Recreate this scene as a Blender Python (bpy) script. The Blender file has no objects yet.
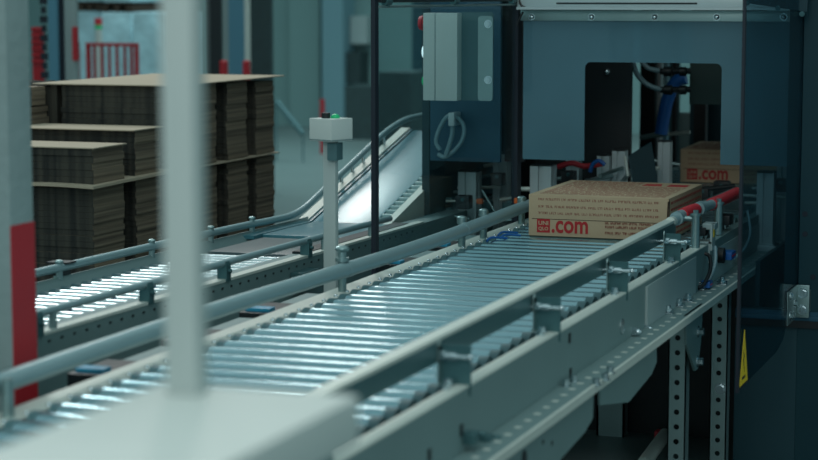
import bpy, bmesh, math, random
from mathutils import Vector, Matrix
random.seed(7)
S = bpy.context.scene
COL = S.collection
PI = math.pi

# ------------------------------------------------------------------ camera model
F = 2000.0; CX, CY = 409.0, 230.0; ZC = 1.62
pitch = math.atan(235 / F); yaw = math.atan(721 / math.hypot(F, 235))
C0 = Vector((0, 0, ZC))
FW = Vector((-math.sin(yaw) * math.cos(pitch), math.cos(yaw) * math.cos(pitch), -math.sin(pitch)))
RT = Vector((math.cos(yaw), math.sin(yaw), 0)); UP = RT.cross(FW)
def ray(x, y): return FW * F + RT * (x - CX) - UP * (y - CY)
def on_y(x, y, v): r = ray(x, y); return C0 + r * (v / r.y)
def on_x(x, y, v): r = ray(x, y); return C0 + r * (v / r.x)
def on_z(x, y, v): r = ray(x, y); return C0 + r * ((v - ZC) / r.z)

cam = bpy.data.cameras.new('camera'); co = bpy.data.objects.new('camera', cam); COL.objects.link(co)
co.location = C0; co.rotation_euler = (PI / 2 - pitch, 0, yaw)
cam.sensor_width = 36; cam.lens = F / 818 * 36; cam.clip_end = 200; cam.clip_start = .05
cam.dof.use_dof = True; cam.dof.focus_distance = 6.6; cam.dof.aperture_fstop = 3.1
S.camera = co
S.view_settings.view_transform = 'Standard'; S.view_settings.look = 'None'
S.view_settings.gamma = 1; S.view_settings.exposure = 0.0
S.view_settings.use_curve_mapping = False

# ------------------------------------------------------------------ materials
def lin(c):
    f = lambda v: v / 12.92 if v <= .04045 else ((v + .055) / 1.055) ** 2.4
    return tuple(f(v / 255) for v in c) + (1,)
def mat(name, rgb, rough=.5, metal=0., var=.12, scale=6., bump=0., bscale=60., emit=None, estr=0., stretch=(1, 1, 1), coat=0., spec=.5):
    m = bpy.data.materials.new(name); m.use_nodes = True
    n = m.node_tree.nodes; l = m.node_tree.links
    b = n['Principled BSDF']
    b.inputs['Roughness'].default_value = rough; b.inputs['Metallic'].default_value = metal
    b.inputs['Coat Weight'].default_value = coat; b.inputs['Specular IOR Level'].default_value = spec
    tc = n.new('ShaderNodeTexCoord'); mp = n.new('ShaderNodeMapping'); mp.inputs['Scale'].default_value = stretch
    l.new(tc.outputs['Object'], mp.inputs['Vector'])
    no = n.new('ShaderNodeTexNoise'); no.inputs['Scale'].default_value = scale; no.inputs['Detail'].default_value = 4
    l.new(mp.outputs[0], no.inputs['Vector'])
    mx = n.new('ShaderNodeMix'); mx.data_type = 'RGBA'
    c = lin(rgb)
    mx.inputs[6].default_value = tuple(max(0, v * (1 - var)) for v in c[:3]) + (1,)
    mx.inputs[7].default_value = tuple(min(1, v * (1 + var)) for v in c[:3]) + (1,)
    l.new(no.outputs['Fac'], mx.inputs[0]); l.new(mx.outputs[2], b.inputs['Base Color'])
    if bump:
        n2 = n.new('ShaderNodeTexNoise'); n2.inputs['Scale'].default_value = bscale
        l.new(mp.outputs[0], n2.inputs['Vector'])
        bp = n.new('ShaderNodeBump'); bp.inputs['Strength'].default_value = bump; bp.inputs['Distance'].default_value = .01
        l.new(n2.outputs['Fac'], bp.inputs['Height']); l.new(bp.outputs[0], b.inputs['Normal'])
    if emit:
        b.inputs['Emission Color'].default_value = lin(emit); b.inputs['Emission Strength'].default_value = estr
    return m
def pane_mat(name, tint, refl=.5, body=.0, bodycol=(60, 90, 100), rough=.03):
    m = bpy.data.materials.new(name); m.use_nodes = True
    n = m.node_tree.nodes; l = m.node_tree.links
    n.remove(n['Principled BSDF']); out = n['Material Output']
    tr = n.new('ShaderNodeBsdfTransparent'); tr.inputs[0].default_value = lin(tint)
    gl = n.new('ShaderNodeBsdfGlossy'); gl.inputs['Roughness'].default_value = rough
    fr = n.new('ShaderNodeFresnel'); fr.inputs[0].default_value = 1.45
    mu = n.new('ShaderNodeMath'); mu.operation = 'MULTIPLY'; mu.inputs[1].default_value = refl
    l.new(fr.outputs[0], mu.inputs[0])
    df = n.new('ShaderNodeBsdfDiffuse')
    tc = n.new('ShaderNodeTexCoord'); no = n.new('ShaderNodeTexNoise'); no.inputs['Scale'].default_value = 3
    l.new(tc.outputs['Object'], no.inputs['Vector'])
    cr = n.new('ShaderNodeMix'); cr.data_type = 'RGBA'; c = lin(bodycol)
    cr.inputs[6].default_value = tuple(v * .85 for v in c[:3]) + (1,); cr.inputs[7].default_value = tuple(v * 1.15 for v in c[:3]) + (1,)
    l.new(no.outputs['Fac'], cr.inputs[0]); l.new(cr.outputs[2], df.inputs[0])
    m1 = n.new('ShaderNodeMixShader'); m1.inputs[0].default_value = body
    l.new(tr.outputs[0], m1.inputs[1]); l.new(df.outputs[0], m1.inputs[2])
    m2 = n.new('ShaderNodeMixShader'); l.new(mu.outputs[0], m2.inputs[0])
    l.new(m1.outputs[0], m2.inputs[1]); l.new(gl.outputs[0], m2.inputs[2])
    l.new(m2.outputs[0], out.inputs[0])
    return m
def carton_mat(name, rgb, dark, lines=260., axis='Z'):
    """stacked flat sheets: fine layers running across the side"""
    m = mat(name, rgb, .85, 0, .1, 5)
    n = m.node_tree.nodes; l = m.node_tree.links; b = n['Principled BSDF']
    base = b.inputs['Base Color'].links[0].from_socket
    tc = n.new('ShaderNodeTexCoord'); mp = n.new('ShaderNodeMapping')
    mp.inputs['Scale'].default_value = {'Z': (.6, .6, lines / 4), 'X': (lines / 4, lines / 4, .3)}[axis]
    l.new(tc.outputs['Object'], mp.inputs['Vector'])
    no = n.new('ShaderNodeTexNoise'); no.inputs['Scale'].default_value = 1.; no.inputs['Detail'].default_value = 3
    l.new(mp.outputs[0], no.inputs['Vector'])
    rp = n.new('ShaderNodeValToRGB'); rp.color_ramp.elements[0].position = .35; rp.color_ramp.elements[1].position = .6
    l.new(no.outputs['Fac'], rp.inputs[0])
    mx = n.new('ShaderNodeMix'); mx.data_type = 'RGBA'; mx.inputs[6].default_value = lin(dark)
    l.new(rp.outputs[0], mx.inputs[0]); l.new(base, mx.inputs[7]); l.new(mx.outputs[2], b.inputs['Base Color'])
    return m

M = dict(
    galv=mat('galvanised_steel', (150, 172, 172), .38, .85, .1, 12),
    roller=mat('zinc_roller', (154, 186, 194), .2, .85, .07, 9, stretch=(.4, 4, 4)),
    rollB=mat('bright_zinc_roller', (190, 205, 208), .25, .95, .05, 9),
    cap=mat('grey_plastic_cap', (70, 105, 110), .5, 0, .1),
    strip=mat('matt_aluminium', (206, 212, 204), .5, .25, .06, 12),
    web=mat('painted_grey_green', (112, 136, 136), .5, .1, .08, 5),
    weblt=mat('painted_pale_grey', (160, 176, 176), .45, .1, .06, 5),
    rail=mat('pipe_rail_grey', (142, 168, 172), .36, .25, .06, 6),
    brk=mat('bracket_steel', (70, 108, 112), .4, .5, .1, 8),
    bolt=mat('bolt_zinc', (200, 212, 216), .22, 1., .05),
    white=mat('white_powder_coat', (196, 204, 200), .55, 0, .04, 6),
    post=mat('pale_grey_powder_coat', (168, 180, 178), .55, 0, .04, 6),
    concrete=mat('concrete', (132, 150, 150), .9, 0, .16, 3, .3, 40),
    floor=mat('sealed_concrete_floor', (88, 104, 104), .45, 0, .1, .8),
    wall=mat('painted_wall', (118, 150, 150), .8, 0, .08, .4),
    pillar=mat('pale_blue_steel', (112, 150, 160), .7, 0, .05, 1),
    red=mat('red_paint', (168, 26, 38), .5, 0, .1, 8),
    redsl=mat('red_rubber_sleeve', (205, 48, 58), .5, 0, .06, 8),
    machine=mat('dark_teal_steel', (16, 56, 65), .5, .1, .1, 4),
    mach2=mat('blue_grey_steel', (36, 82, 102), .5, .1, .06, 3),
    black=mat('black_plastic', (14, 24, 28), .45, 0, .15, 8),
    rubber=mat('black_rubber', (12, 26, 40), .6, 0, .1, 8),
    belt=mat('grey_belt', (66, 84, 88), .42, 0, .06, 8),
    beltB=mat('teal_belt', (64, 120, 132), .3, 0, .06, 8),
    ramp=mat('worn_glossy_belt', (120, 160, 170), .27, .1, .12, 5, stretch=(5, .4, 1)),
    blue=mat('blue_plastic', (20, 90, 160), .4, 0, .1, 8),
    cyan=mat('cyan_plastic', (50, 150, 185), .4, 0, .1, 8),
    kraft=mat('kraft_cardboard', (190, 164, 134), .85, 0, .06, 9, .1, 90),
    kraftd=mat('kraft_cardboard_edge', (60, 46, 36), .9, 0, .08, 9),
    ink=mat('red_ink', (178, 40, 44), .75, 0, .06, 20),
    inkd=mat('brown_red_ink', (148, 78, 66), .8, 0, .06, 20),
    sheet=mat('pale_cardboard_sheet', (186, 168, 146), .85, 0, .06, 7),
    alu=mat('aluminium_extrusion', (190, 202, 204), .4, .4, .05, 9),
    cable=mat('grey_tube', (120, 150, 158), .35, 0, .05),
    blkcable=mat('black_cable', (12, 14, 18), .4, 0, .05),
    orange=mat('orange_plastic', (215, 100, 40), .5, 0, .05),
    yellow=mat('yellow_sticker', (225, 190, 30), .5, 0, .03),
    green=mat('green_lamp', (20, 170, 110), .3, 0, .02, emit=(20, 200, 120), estr=.12),
    greenled=mat('green_led', (20, 220, 110), .3, 0, .02, emit=(20, 255, 120), estr=3),
    ring=mat('lit_white_ring', (230, 240, 240), .3, 0, .02, emit=(210, 235, 240), estr=1.0),
    wrap=mat('stretch_wrapped_goods', (176, 208, 216), .3, 0, .45, 5, .9, 14),
    bluecol=mat('blue_painted_steel', (78, 128, 148), .5, 0, .06, 2),
    darkmesh=mat('dark_racking', (40, 60, 62), .7, 0, .35, 14),
    panel=pane_mat('tinted_polycarbonate', (130, 170, 182), .7, .55, (112, 156, 172), .06),
    glass=pane_mat('clear_guard_glass', (238, 246, 247), .07, .01, (90, 130, 140)),
    glassd=pane_mat('smoked_guard_glass', (190, 214, 222), .3, .02, (34, 76, 92)),
    poly=pane_mat('milky_plastic', (170, 195, 200), 1.2, .45, (130, 160, 168), .15),
    side=carton_mat('carton_layers', (142, 124, 104), (92, 80, 68), 260, 'Z'),
    front=carton_mat('carton_edges_shaded', (70, 66, 58), (36, 36, 34), 160, 'X'),  # vertical edge lines, with the front faces' shade put into the darker colour
)

# ------------------------------------------------------------------ mesh helpers
def nb(): return bmesh.new()
def box(bm, x0, x1, y0, y1, z0, z1, bev=0):
    r = bmesh.ops.create_cube(bm, size=1.0)
    vs = r['verts']
    bmesh.ops.scale(bm, vec=(abs(x1 - x0), abs(y1 - y0), abs(z1 - z0)), verts=vs)
    bmesh.ops.translate(bm, vec=((x0 + x1) / 2, (y0 + y1) / 2, (z0 + z1) / 2), verts=vs)
    if bev:
        es = list({e for v in vs for e in v.link_edges})
        bmesh.ops.bevel(bm, geom=es, offset=bev, segments=2, affect='EDGES', profile=.7)
    return bm
def cyl(bm, p0, p1, r, seg=20, r2=None, caps=True):
    p0 = Vector(p0); p1 = Vector(p1); d = p1 - p0
    q = d.to_track_quat('Z', 'Y').to_matrix().to_4x4()
    bmesh.ops.create_cone(bm, cap_ends=caps, segments=seg, radius1=r, radius2=r if r2 is None else r2, depth=d.length,
                          matrix=Matrix.Translation((p0 + p1) / 2) @ q)
    return bm
def ball(bm, p, r, seg=12, sc=(1, 1, 1)):
    bmesh.ops.create_uvsphere(bm, u_segments=seg, v_segments=seg // 2 + 2, radius=r,
                              matrix=Matrix.Translation(p) @ Matrix.Diagonal((*sc, 1)))
    return bm
def tube(bm, pts, r, seg=12, sub=6, closed=False):
    pts = [Vector(p) for p in pts]
    P = []
    n = len(pts)
    if sub > 1 and n > 2:
        for i in range(n - 1):
            a = pts[max(i - 1, 0)]; b = pts[i]; c = pts[i + 1]; d = pts[min(i + 2, n - 1)]
            for k in range(sub):
                t = k / sub
                P.append(.5 * ((2 * b) + (c - a) * t + (2 * a - 5 * b + 4 * c - d) * t * t + (3 * b - a - 3 * c + d) * t ** 3))
        P.append(pts[-1])
    else: P = pts
    rings = []; nrm = None
    for i, p in enumerate(P):
        t = (P[min(i + 1, len(P) - 1)] - P[max(i - 1, 0)]).normalized()
        if nrm is None: nrm = t.orthogonal().normalized()
        nrm = (nrm - t * nrm.dot(t)).normalized(); bn = t.cross(nrm)
        rings.append([bm.verts.new(p + (nrm * math.cos(2 * PI * k / seg) + bn * math.sin(2 * PI * k / seg)) * r) for k in range(seg)])
    for a, b in zip(rings, rings[1:]):
        for k in range(seg):
            bm.faces.new((a[k], a[(k + 1) % seg], b[(k + 1) % seg], b[k]))
    bm.faces.new(rings[0][::-1]); bm.faces.new(rings[-1])
    return bm
def prism(bm, poly, axis, a0, a1):
    """poly: 2D points; axis 'x': (y,z) plane, 'y': (x,z) plane, 'z': (x,y) plane"""
    def P(u, v, w): return {'x': (w, u, v), 'y': (u, w, v), 'z': (u, v, w)}[axis]
    A = [bm.verts.new(P(u, v, a0)) for u, v in poly]; B = [bm.verts.new(P(u, v, a1)) for u, v in poly]
    bm.faces.new(A); bm.faces.new(B[::-1])
    n = len(poly)
    for i in range(n): bm.faces.new((A[i], B[i], B[(i + 1) % n], A[(i + 1) % n]))
    bmesh.ops.recalc_face_normals(bm, faces=bm.faces)
    return bm
def plate_hole(bm, outer, hole, axis, a0, a1):
    """plate between a closed outer loop and a closed hole loop of the same length"""
    def P(u, v, w): return {'x': (w, u, v), 'y': (u, w, v), 'z': (u, v, w)}[axis]
    n = len(outer); L = []
    for w in (a0, a1): L.append(([bm.verts.new(P(u, v, w)) for u, v in outer], [bm.verts.new(P(u, v, w)) for u, v in hole]))
    for i in range(n):
        j = (i + 1) % n
        for (o, h) in L: bm.faces.new((o[i], o[j], h[j], h[i]))
        bm.faces.new((L[0][0][i], L[0][0][j], L[1][0][j], L[1][0][i]))
        bm.faces.new((L[0][1][i], L[0][1][j], L[1][1][j], L[1][1][i]))
    bmesh.ops.recalc_face_normals(bm, faces=bm.faces)
    return bm
def hexbolt(bm, p, ax, r=.007, h=.006):
    p = Vector(p); ax = Vector(ax).normalized()
    cyl(bm, p - ax * .001, p + ax * .0015, r * 1.5, 14)
    cyl(bm, p + ax * .001, p + ax * h, r, 6)
    return bm

RM = {}
def world_of(o): return RM[o.name]
def obj(name, bm, m, parent=None, local=False, smooth=True):
    if parent is not None and not local: bm.transform(world_of(parent).inverted())
    me = bpy.data.meshes.new(name); 
    bmesh.ops.remove_doubles(bm, verts=bm.verts, dist=1e-6)
    bm.to_mesh(me); bm.free()
    me.materials.append(m)
    if smooth:
        me.polygons.foreach_set('use_smooth', [True] * len(me.polygons)); me.set_sharp_from_angle(angle=math.radians(35))
    o = bpy.data.objects.new(name, me); COL.objects.link(o)
    if parent is not None: o.parent = parent; RM[o.name] = world_of(parent)
    else: RM[o.name] = Matrix()
    return o
def islands(bm):
    bm.verts.ensure_lookup_table(); seen = set(); out = []
    for v0 in bm.verts:
        if v0.index in seen: continue
        st = [v0]; seen.add(v0.index); isl = []
        while st:
            q = st.pop(); isl.append(q)
            for e in q.link_edges:
                o = e.other_vert(q)
                if o.index not in seen: seen.add(o.index); st.append(o)
        out.append(isl)
    return out
def each(name, bm, m, parent, local=False, smooth=True):
    """every separate piece (touching islands together) becomes an object of its own"""
    bm.verts.index_update()
    I = islands(bm); B = []
    for isl in I:
        B.append([[isl], [min(v.co[k] for v in isl) - .0005 for k in range(3)], [max(v.co[k] for v in isl) + .0005 for k in range(3)]])
    ch = True
    while ch:
        ch = False
        for i in range(len(B)):
            for j in range(i + 1, len(B)):
                a, c = B[i], B[j]
                if all(a[1][k] <= c[2][k] and c[1][k] <= a[2][k] for k in range(3)):
                    a[0] += c[0]; a[1] = [min(a[1][k], c[1][k]) for k in range(3)]; a[2] = [max(a[2][k], c[2][k]) for k in range(3)]
                    B.pop(j); ch = True; break
            if ch: break
    r = None
    for g in B:
        keep = {v for isl in g[0] for v in isl}; n_ = nb(); mp = {}
        for v in keep: mp[v] = n_.verts.new(v.co)
        for f in {f for v in keep for f in v.link_faces}: n_.faces.new([mp[v] for v in f.verts])
        r = obj(name, n_, m, parent, local=local, smooth=smooth)
    bm.free(); return r
def tag(o, label=None, cat=None, group=None, kind=None):
    if label: o['label'] = label
    if cat: o['category'] = cat
    if group: o['group'] = group
    if kind: o['kind'] = kind
    return o
def thing(name, label, cat, loc=(0, 0, 0), rot=None, group=None):
    o = bpy.data.objects.new(name, None); COL.objects.link(o); o.empty_display_size = .05
    mt = Matrix.Translation(loc)
    if rot is not None: mt = mt @ rot.to_4x4()
    o.matrix_world = mt; RM[o.name] = mt.copy()
    return tag(o, label, cat, group)
def recentre(o):
    """move a top-level mesh object's origin to the middle of its base"""
    vs = [v.co for v in o.data.vertices]
    c = Vector(((min(v.x for v in vs) + max(v.x for v in vs)) / 2, (min(v.y for v in vs) + max(v.y for v in vs)) / 2, min(v.z for v in vs)))
    o.data.transform(Matrix.Translation(-c)); o.location = c; RM[o.name] = Matrix.Translation(c)
    return o
def solo(name, bm, m, label, cat, group=None, smooth=True): return recentre(tag(obj(name, bm, m, smooth=smooth), label, cat, group))
def dupe(src, parent, loc):
    o = src.copy(); COL.objects.link(o); o.parent = parent; o.location = loc; return o
def text_mesh(body, size, extr=.0006):
    c = bpy.data.curves.new('lettering', 'FONT'); c.body = body; c.size = size; c.extrude = extr; c.resolution_u = 3
    c.align_x = 'LEFT'; c.offset = size * .022
    t = bpy.data.objects.new('tmp', c); COL.objects.link(t)
    bpy.context.view_layer.update()
    me = bpy.data.meshes.new_from_object(t.evaluated_get(bpy.context.evaluated_depsgraph_get()))
    bpy.data.objects.remove(t); bm = nb(); bm.from_mesh(me); bpy.data.meshes.remove(me); return bm
def struct(name, bm, m): return recentre(tag(obj(name, bm, m, smooth=False), kind='structure'))

# ================================================================== SETTING
struct('floor', box(nb(), -18, 6, -1, 23.2, -.06, 0), M['floor'])
b = nb(); box(b, -18, 6, 23, 23.2, 0, 7); struct('wall_back', b, M['wall'])
struct('wall_left', box(nb(), -18.2, -18, -1, 23.2, 0, 7), M['wall'])
# pilaster on the back wall
p0 = on_y(322, 60, 22.6); p1 = on_y(343, 60, 22.6)
struct('trim_1', box(nb(), p0.x, p1.x, 22.6, 23, 0, 7), M['pillar'])
p0 = on_y(288, 60, 22.8); p1 = on_y(318, 60, 22.8)
struct('trim_2', box(nb(), p0.x, p1.x, 22.85, 23, 0, 7), M['wall'])

# concrete column at the left
cy = 3.75
xl = -2.62; xr = -2.205
col = thing('concrete_column', 'square concrete column with a red stripe at the left edge of the picture', 'column', ((xl + xr) / 2, cy + .2, 0))
obj('shaft', box(nb(), xl, xr, cy - .087, cy + .008, 0, 3.2, .003), M['concrete'], col)
b = nb(); box(b, xr - .001, xr + .002, cy - .087, cy + .009, .35, on_x(25, 223, xr).z)
tp = obj('red_stripe', b, M['red'], col); tp['label'] = 'red painted tape stripe'

# ================================================================== MAIN ROLLER CONVEYOR
ZR = .80; PITCH = .0875; RR = .037
XL, XR = -2.02, -1.345
cv = thing('roller_conveyor', 'wide powered roller conveyor in the foreground carrying the printed cardboard box', 'conveyor', (-1.63, 4.5, 0))
b = nb(); cyl(b, (XL, 0, 0), (XR, 0, 0), RR - .002, 28)
cyl(b, (XL + .02, 0, 0), (XR - .022, 0, 0), RR, 28)
r0 = obj('roller', b, M['roller'], cv, local=True); 
b = nb(); cyl(b, (XR - .022, 0, 0), (XR + .001, 0, 0), RR + .0003, 24); rcap = obj('end_cap', b, M['cap'], r0, local=True)
b = nb(); cyl(b, (XL - .001, 0, 0), (XL + .018, 0, 0), RR + .0003, 24); rcap2 = obj('end_cap', b, M['cap'], r0, local=True)
b = nb(); cyl(b, (XR, 0, 0), (-1.262, 0, 0), .007, 10); rcap3 = obj('axle', b, M['galv'], r0, local=True)
r0.location = (1.63, 2.2 - 4.5, ZR - RR)
n = 0; y = 2.2 + PITCH
while y < 9.3:
    o = dupe(r0, cv, (1.63, y - 4.5, ZR - RR)); 
    for q_ in (rcap, rcap2, rcap3): c = q_.copy(); COL.objects.link(c); c.parent = o
    y += PITCH; n += 1
# right side frame (pale top flange, tall web, wide bottom flange)
prof = [(-1.282, .82), (-1.25, .82), (-1.25, .690), (-1.172, .690), (-1.172, .674), (-1.256, .674), (-1.256, .814), (-1.282, .814)]
fr = obj('side_frame', prism(nb(), prof, 'y', 2.0, 9.6), M['web'], cv, smooth=False)
b = nb(); box(b, -1.284, -1.2495, 2.0, 6.32, .8185, .8225)
obj('top_flange', b, M['strip'], fr, smooth=False)
b = nb(); box(b, -1.176, -1.168, 2.0, 7.3, .672, .6925); obj('flange_edge_highlight', b, M['strip'], fr, smooth=False)  # paler strip paints the highlight along the flange lip
# joint plate: paler web beyond Y=5.35
b = nb(); box(b, -1.2495, -1.246, 5.46, 6.15, .69, .806); box(b, -1.2462, -1.243, 5.46, 5.48, .69, .806)
j = obj('joint_plate', b, M['weblt'], cv, smooth=False); j['label'] = 'paler grey splice plate'
b = nb(); box(b, -1.2495, -1.247, 6.40, 9.5, .69, .79); obj('joint_plate', b, M['weblt'], cv, smooth=False)
# slots in the bottom flange
b = nb()
y = 3.4
while y < 7.2:
    box(b, -1.218, -1.203, y, y + .014, .6895, .6908); y += .075
each('flange_slot', b, M['strip'], fr, smooth=False)
# slots in the web
b = nb()
for (px, py) in ((433, 310), (571, 373), (570, 338), (643, 335), (462, 430), (430, 455)):
    p = on_x(px, py, -1.248)
    if py == 310: continue
    if p.z > .7 and p.z < .81:
        box(b, -1.2495, -1.2475, p.y - .008, p.y + .008, p.z - .012, p.z + .012, 0)
each('web_slot', b, M['black'], fr, smooth=False)
# left side frame
prof = [(-2.035, .786), (-2.10, .786), (-2.10, .64), (-2.12, .64), (-2.12, .63), (-2.094, .63), (-2.094, .780), (-2.035, .780)]
fl = obj('side_frame', prism(nb(), prof, 'y', 2.0, 9.6), M['web'], cv, smooth=False)
obj('top_flange', box(nb(), -2.102, -2.030, 2.0, 7.1, .7845, .7885), M['strip'], fl, smooth=False)
b = nb(); y = 2.3
while y < 7.0: ball(b, (-2.042, y, .789), .0065, 8); y += PITCH
each('frame_screw', b, M['bolt'], fl)
# steep wedge teeth visible beside rollers on the left frame
# legs : perforated U channel
def leg(xa, xb, ya, z0, z1, dep=.05, holes=True):
    b = nb(); t = .004
    w = xb - xa
    # face towards -Y with real holes: build as strips around holes
    if holes:
        zc = z1 - .02; hs = .045; cxm = xa + w * .5; r = .0085
        n_ = int((z1 - z0) / hs)
        for k in range(n_):
            zt = z1 - k * hs; zb = zt - hs; zm = (zt + zb) / 2
            N = 16; out = []; inn = []
            for i in range(N):
                a = 2 * PI * i / N + PI / 4
                ca, sa = math.cos(a), math.sin(a); s = 1 / max(abs(ca), abs(sa))
                out.append((cxm + ca * s * w / 2, zm + sa * s * hs / 2)); inn.append((cxm + ca * r, zm + sa * r))
            plate_hole(b, out, inn, 'y', ya, ya + t)
        box(b, xa, xb, ya, ya + t, z0, z1 - n_ * hs)
    else: box(b, xa, xb, ya, ya + t, z0, z1)
    box(b, xa, xa + t, ya, ya + dep, z0, z1); box(b, xb - t, xb, ya, ya + dep, z0, z1)
    o = obj('leg', b, M['galv'], cv, smooth=False)
    return o
def legx(pxa, pxb, X):   # leg whose right edge is at X
    p1 = on_x(pxb, 400, X); return p1.y
for (pa, pb) in ((668, 686), (710, 727)):
    y1 = on_x(pb, 380, -1.20).y
    xa = on_y(pa, 380, y1).x
    lg = leg(xa, -1.20, y1, .0, .674)
    b = nb(); box(b, xa - .02, -1.18, y1 - .02, y1 + .08, 0, .008); obj('foot_plate', b, M['galv'], lg)
    if pa == 668:
        ga = on_x(685, 330, -1.185).y; gb = on_x(702, 330, -1.185).y; prism(b := nb(), [(ga, .69), (gb, .69), (gb - .02, .58), (gb - .06, .50), (gb - .10, .50), (ga + .02, .60)], 'x', -1.190, -1.183)
        g = obj('gusset', b, M['web'], cv, smooth=False)
        b = nb()
        for q in ((gb - .07, .615), (gb - .075, .525)): hexbolt(b, (-1.183, q[0], q[1]), (1, 0, 0), .012, .018)
        each('bolt', b, M['bolt'], g)
    else:
        b = nb(); hexbolt(b, (xa + .035, y1, .33), (0, -1, 0), .013, .012)
        each('bolt', b, M['bolt'], cv)
# near gussets below the flange
yn = on_x(640, 380, -1.19).y
def gusset(pts, X=-1.19):
    P = [on_x(a, c, X) for a, c in pts]
    return prism(nb(), [(p.y, min(p.z, .674)) for p in P], 'x', X, X + .005)
g = obj('gusset', gusset([(598, 372), (655, 335), (655, 362), (650, 374), (627, 402), (598, 405)]), M['web'], cv, smooth=False)
g = obj('gusset', gusset([(470, 475), (592, 385), (591, 418), (583, 432), (556, 462), (520, 500), (470, 540)]), M['web'], cv, smooth=False)
b = nb()
for (px, py) in ((543, 442), (552, 443)):
    p = on_x(px, py, -1.185); cyl(b, (-1.186, p.y, p.z), (-1.184, p.y, p.z), .006, 12)
p = on_x(524, 459, -1.185); cyl(b, (-1.186, p.y, p.z), (-1.184, p.y, p.z), .02, 20)
each('hole', b, M['black'], g)
# far legs on the left frame
for ya, z0 in ((5.2, 0), (3.2, 0)):
    b = nb(); box(b, -2.09, -1.995, ya, ya + .005, 0, .65); box(b, -2.0, -1.995, ya, ya + .05, 0, .65); box(b, -2.09, -2.085, ya, ya + .05, 0, .65)
    obj('leg', b, M['galv'], cv, smooth=False)
b = nb(); box(b, -1.798, -1.692, 7.08, 7.085, .0, .65); box(b, -1.70, -1.692, 7.08, 7.13, .0, .65); box(b, -1.798, -1.790, 7.08, 7.13, .0, .65); obj('leg', b, M['galv'], cv, smooth=False)
for ya in (3.2, 5.2, 7.09):
    obj('cross_beam', box(nb(), -2.094, -1.256, ya, ya + .04, .645, .70), M['galv'], cv, smooth=False)
b = nb(); box(b, -1.95, -1.27, 2.2, 9.3, .70, .703); obj('added_tray', b, M['web'], cv, smooth=False)  # tray added below the rollers to lighten the dark gaps between them

# right guard rail
b = nb()
gx = -1.335
prism(b, [(gx - .008, .918), (gx + .022, .918), (gx + .022, .868), (gx + .019, .868), (gx + .019, .912), (gx - .008, .912)], 'y', 2.2, 6.15)
gr = obj('guard_rail', b, M['brk'], cv, smooth=False)
b = nb(); box(b, gx - .010, gx + .0225, 2.2, 6.15, .912, .921, .002); cyl(b, (gx + .008, 6.13, .914), (gx + .008, 6.17, .912), .016, 20)
obj('rail_cap', b, M['strip'], gr, smooth=True)
for i, (py_, w) in enumerate(((3.1, .063), (3.86, .063), (4.553, .060), (5.237, .052), (5.913, .046))):
    b = nb()
    z0 = .80
    box(b, -1.246 - w, -1.246, py_ - .004, py_, z0, .905)
    k = obj('rail_bracket', b, M['brk'], gr, smooth=False)
    b = nb(); xe = -1.246 - w; box(b, xe - .003, xe, py_ - .024, py_ - .002, .8225, .902); cyl(b, (xe - .003, py_ - .013, .903), (xe, py_ - .013, .903), .011, 16)
    box(b, xe - .003, xe + .02, py_ - .035, py_ - .002, .8225, .8255)
    obj('rail_bracket', b, M['galv'], gr, smooth=False)
    b = nb(); q = py_ - .016; zb = .882; gx_ = xe - .022
    cyl(b, (gx_ - .06 - .0, q, zb), (gx_ + .085, q, zb), .0045, 12)
    cyl(b, (gx_ - .065, q, zb), (gx_ - .052, q, zb), .0095, 12)
    cyl(b, (gx_ + .023, q, zb), (gx_ + .036, q, zb), .010, 6); cyl(b, (gx_ + .04, q, zb), (gx_ + .06, q, zb), .0085, 14); ball(b, (gx_ + .088, q, zb), .007, 10)
    obj('rail_rod', b, M['bolt'], gr)
    b = nb(); hexbolt(b, (gx_ + .045, q - .012, .826), (0, 0, 1), .009, .012); hexbolt(b, (gx_ + .05, q - .045, .8225), (0, 0, 1), .007, .008)
    each('bracket_bolt', b, M['bolt'], gr)

# left guard pipe
b = nb(); pz_ = .850
LP = [(-2.097, 2.2, pz_), (-2.095, 3.43, pz_), (-2.088, 4.39, pz_), (-2.066, 4.92, pz_), (-2.040, 5.55, pz_), (-2.034, 5.92, pz_), (-2.040, 6.35, pz_), (-2.050, 6.92, pz_ + .002), (-2.05, 7.12, pz_)]
def lpx(y):
    for p, q in zip(LP, LP[1:]):
        if p[1] <= y <= q[1]: return p[0] + (q[0] - p[0]) * (y - p[1]) / (q[1] - p[1])
tube(b, LP, .0215, 20, 4)
gp = obj('guard_pipe', b, M['rail'], cv)
for yy in (5.20, 6.22):
    b = nb(); cyl(b, (lpx(yy), yy, pz_), (lpx(yy + .035), yy + .035, pz_), .0232, 20); obj('pipe_joint', b, M['rail'], gp)
for yy in (3.4, 6.28, 6.52, 6.98):
    x_ = -2.062
    b = nb(); cyl(b, (x_, yy, .7885), (x_, yy, .865), .0125, 16)
    if yy > 4.9: cyl(b, (x_, yy, .865), (x_, yy, .884), .0165, 16); ball(b, (x_, yy, .884), .0165, 14, (1, 1, .5))
    obj('pipe_post', b, M['galv'], gp)
b = nb(); cyl(b, (-2.062, 5.20, .7885), (-2.062, 5.20, .905), .012, 16); ball(b, (-2.062, 5.20, .91), .021, 14, (1, 1, .5)); cyl(b, (-2.062, 5.20, .875), (-2.062, 5.20, .885), .020, 18)
obj('pipe_post', b, M['galv'], gp)

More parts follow.
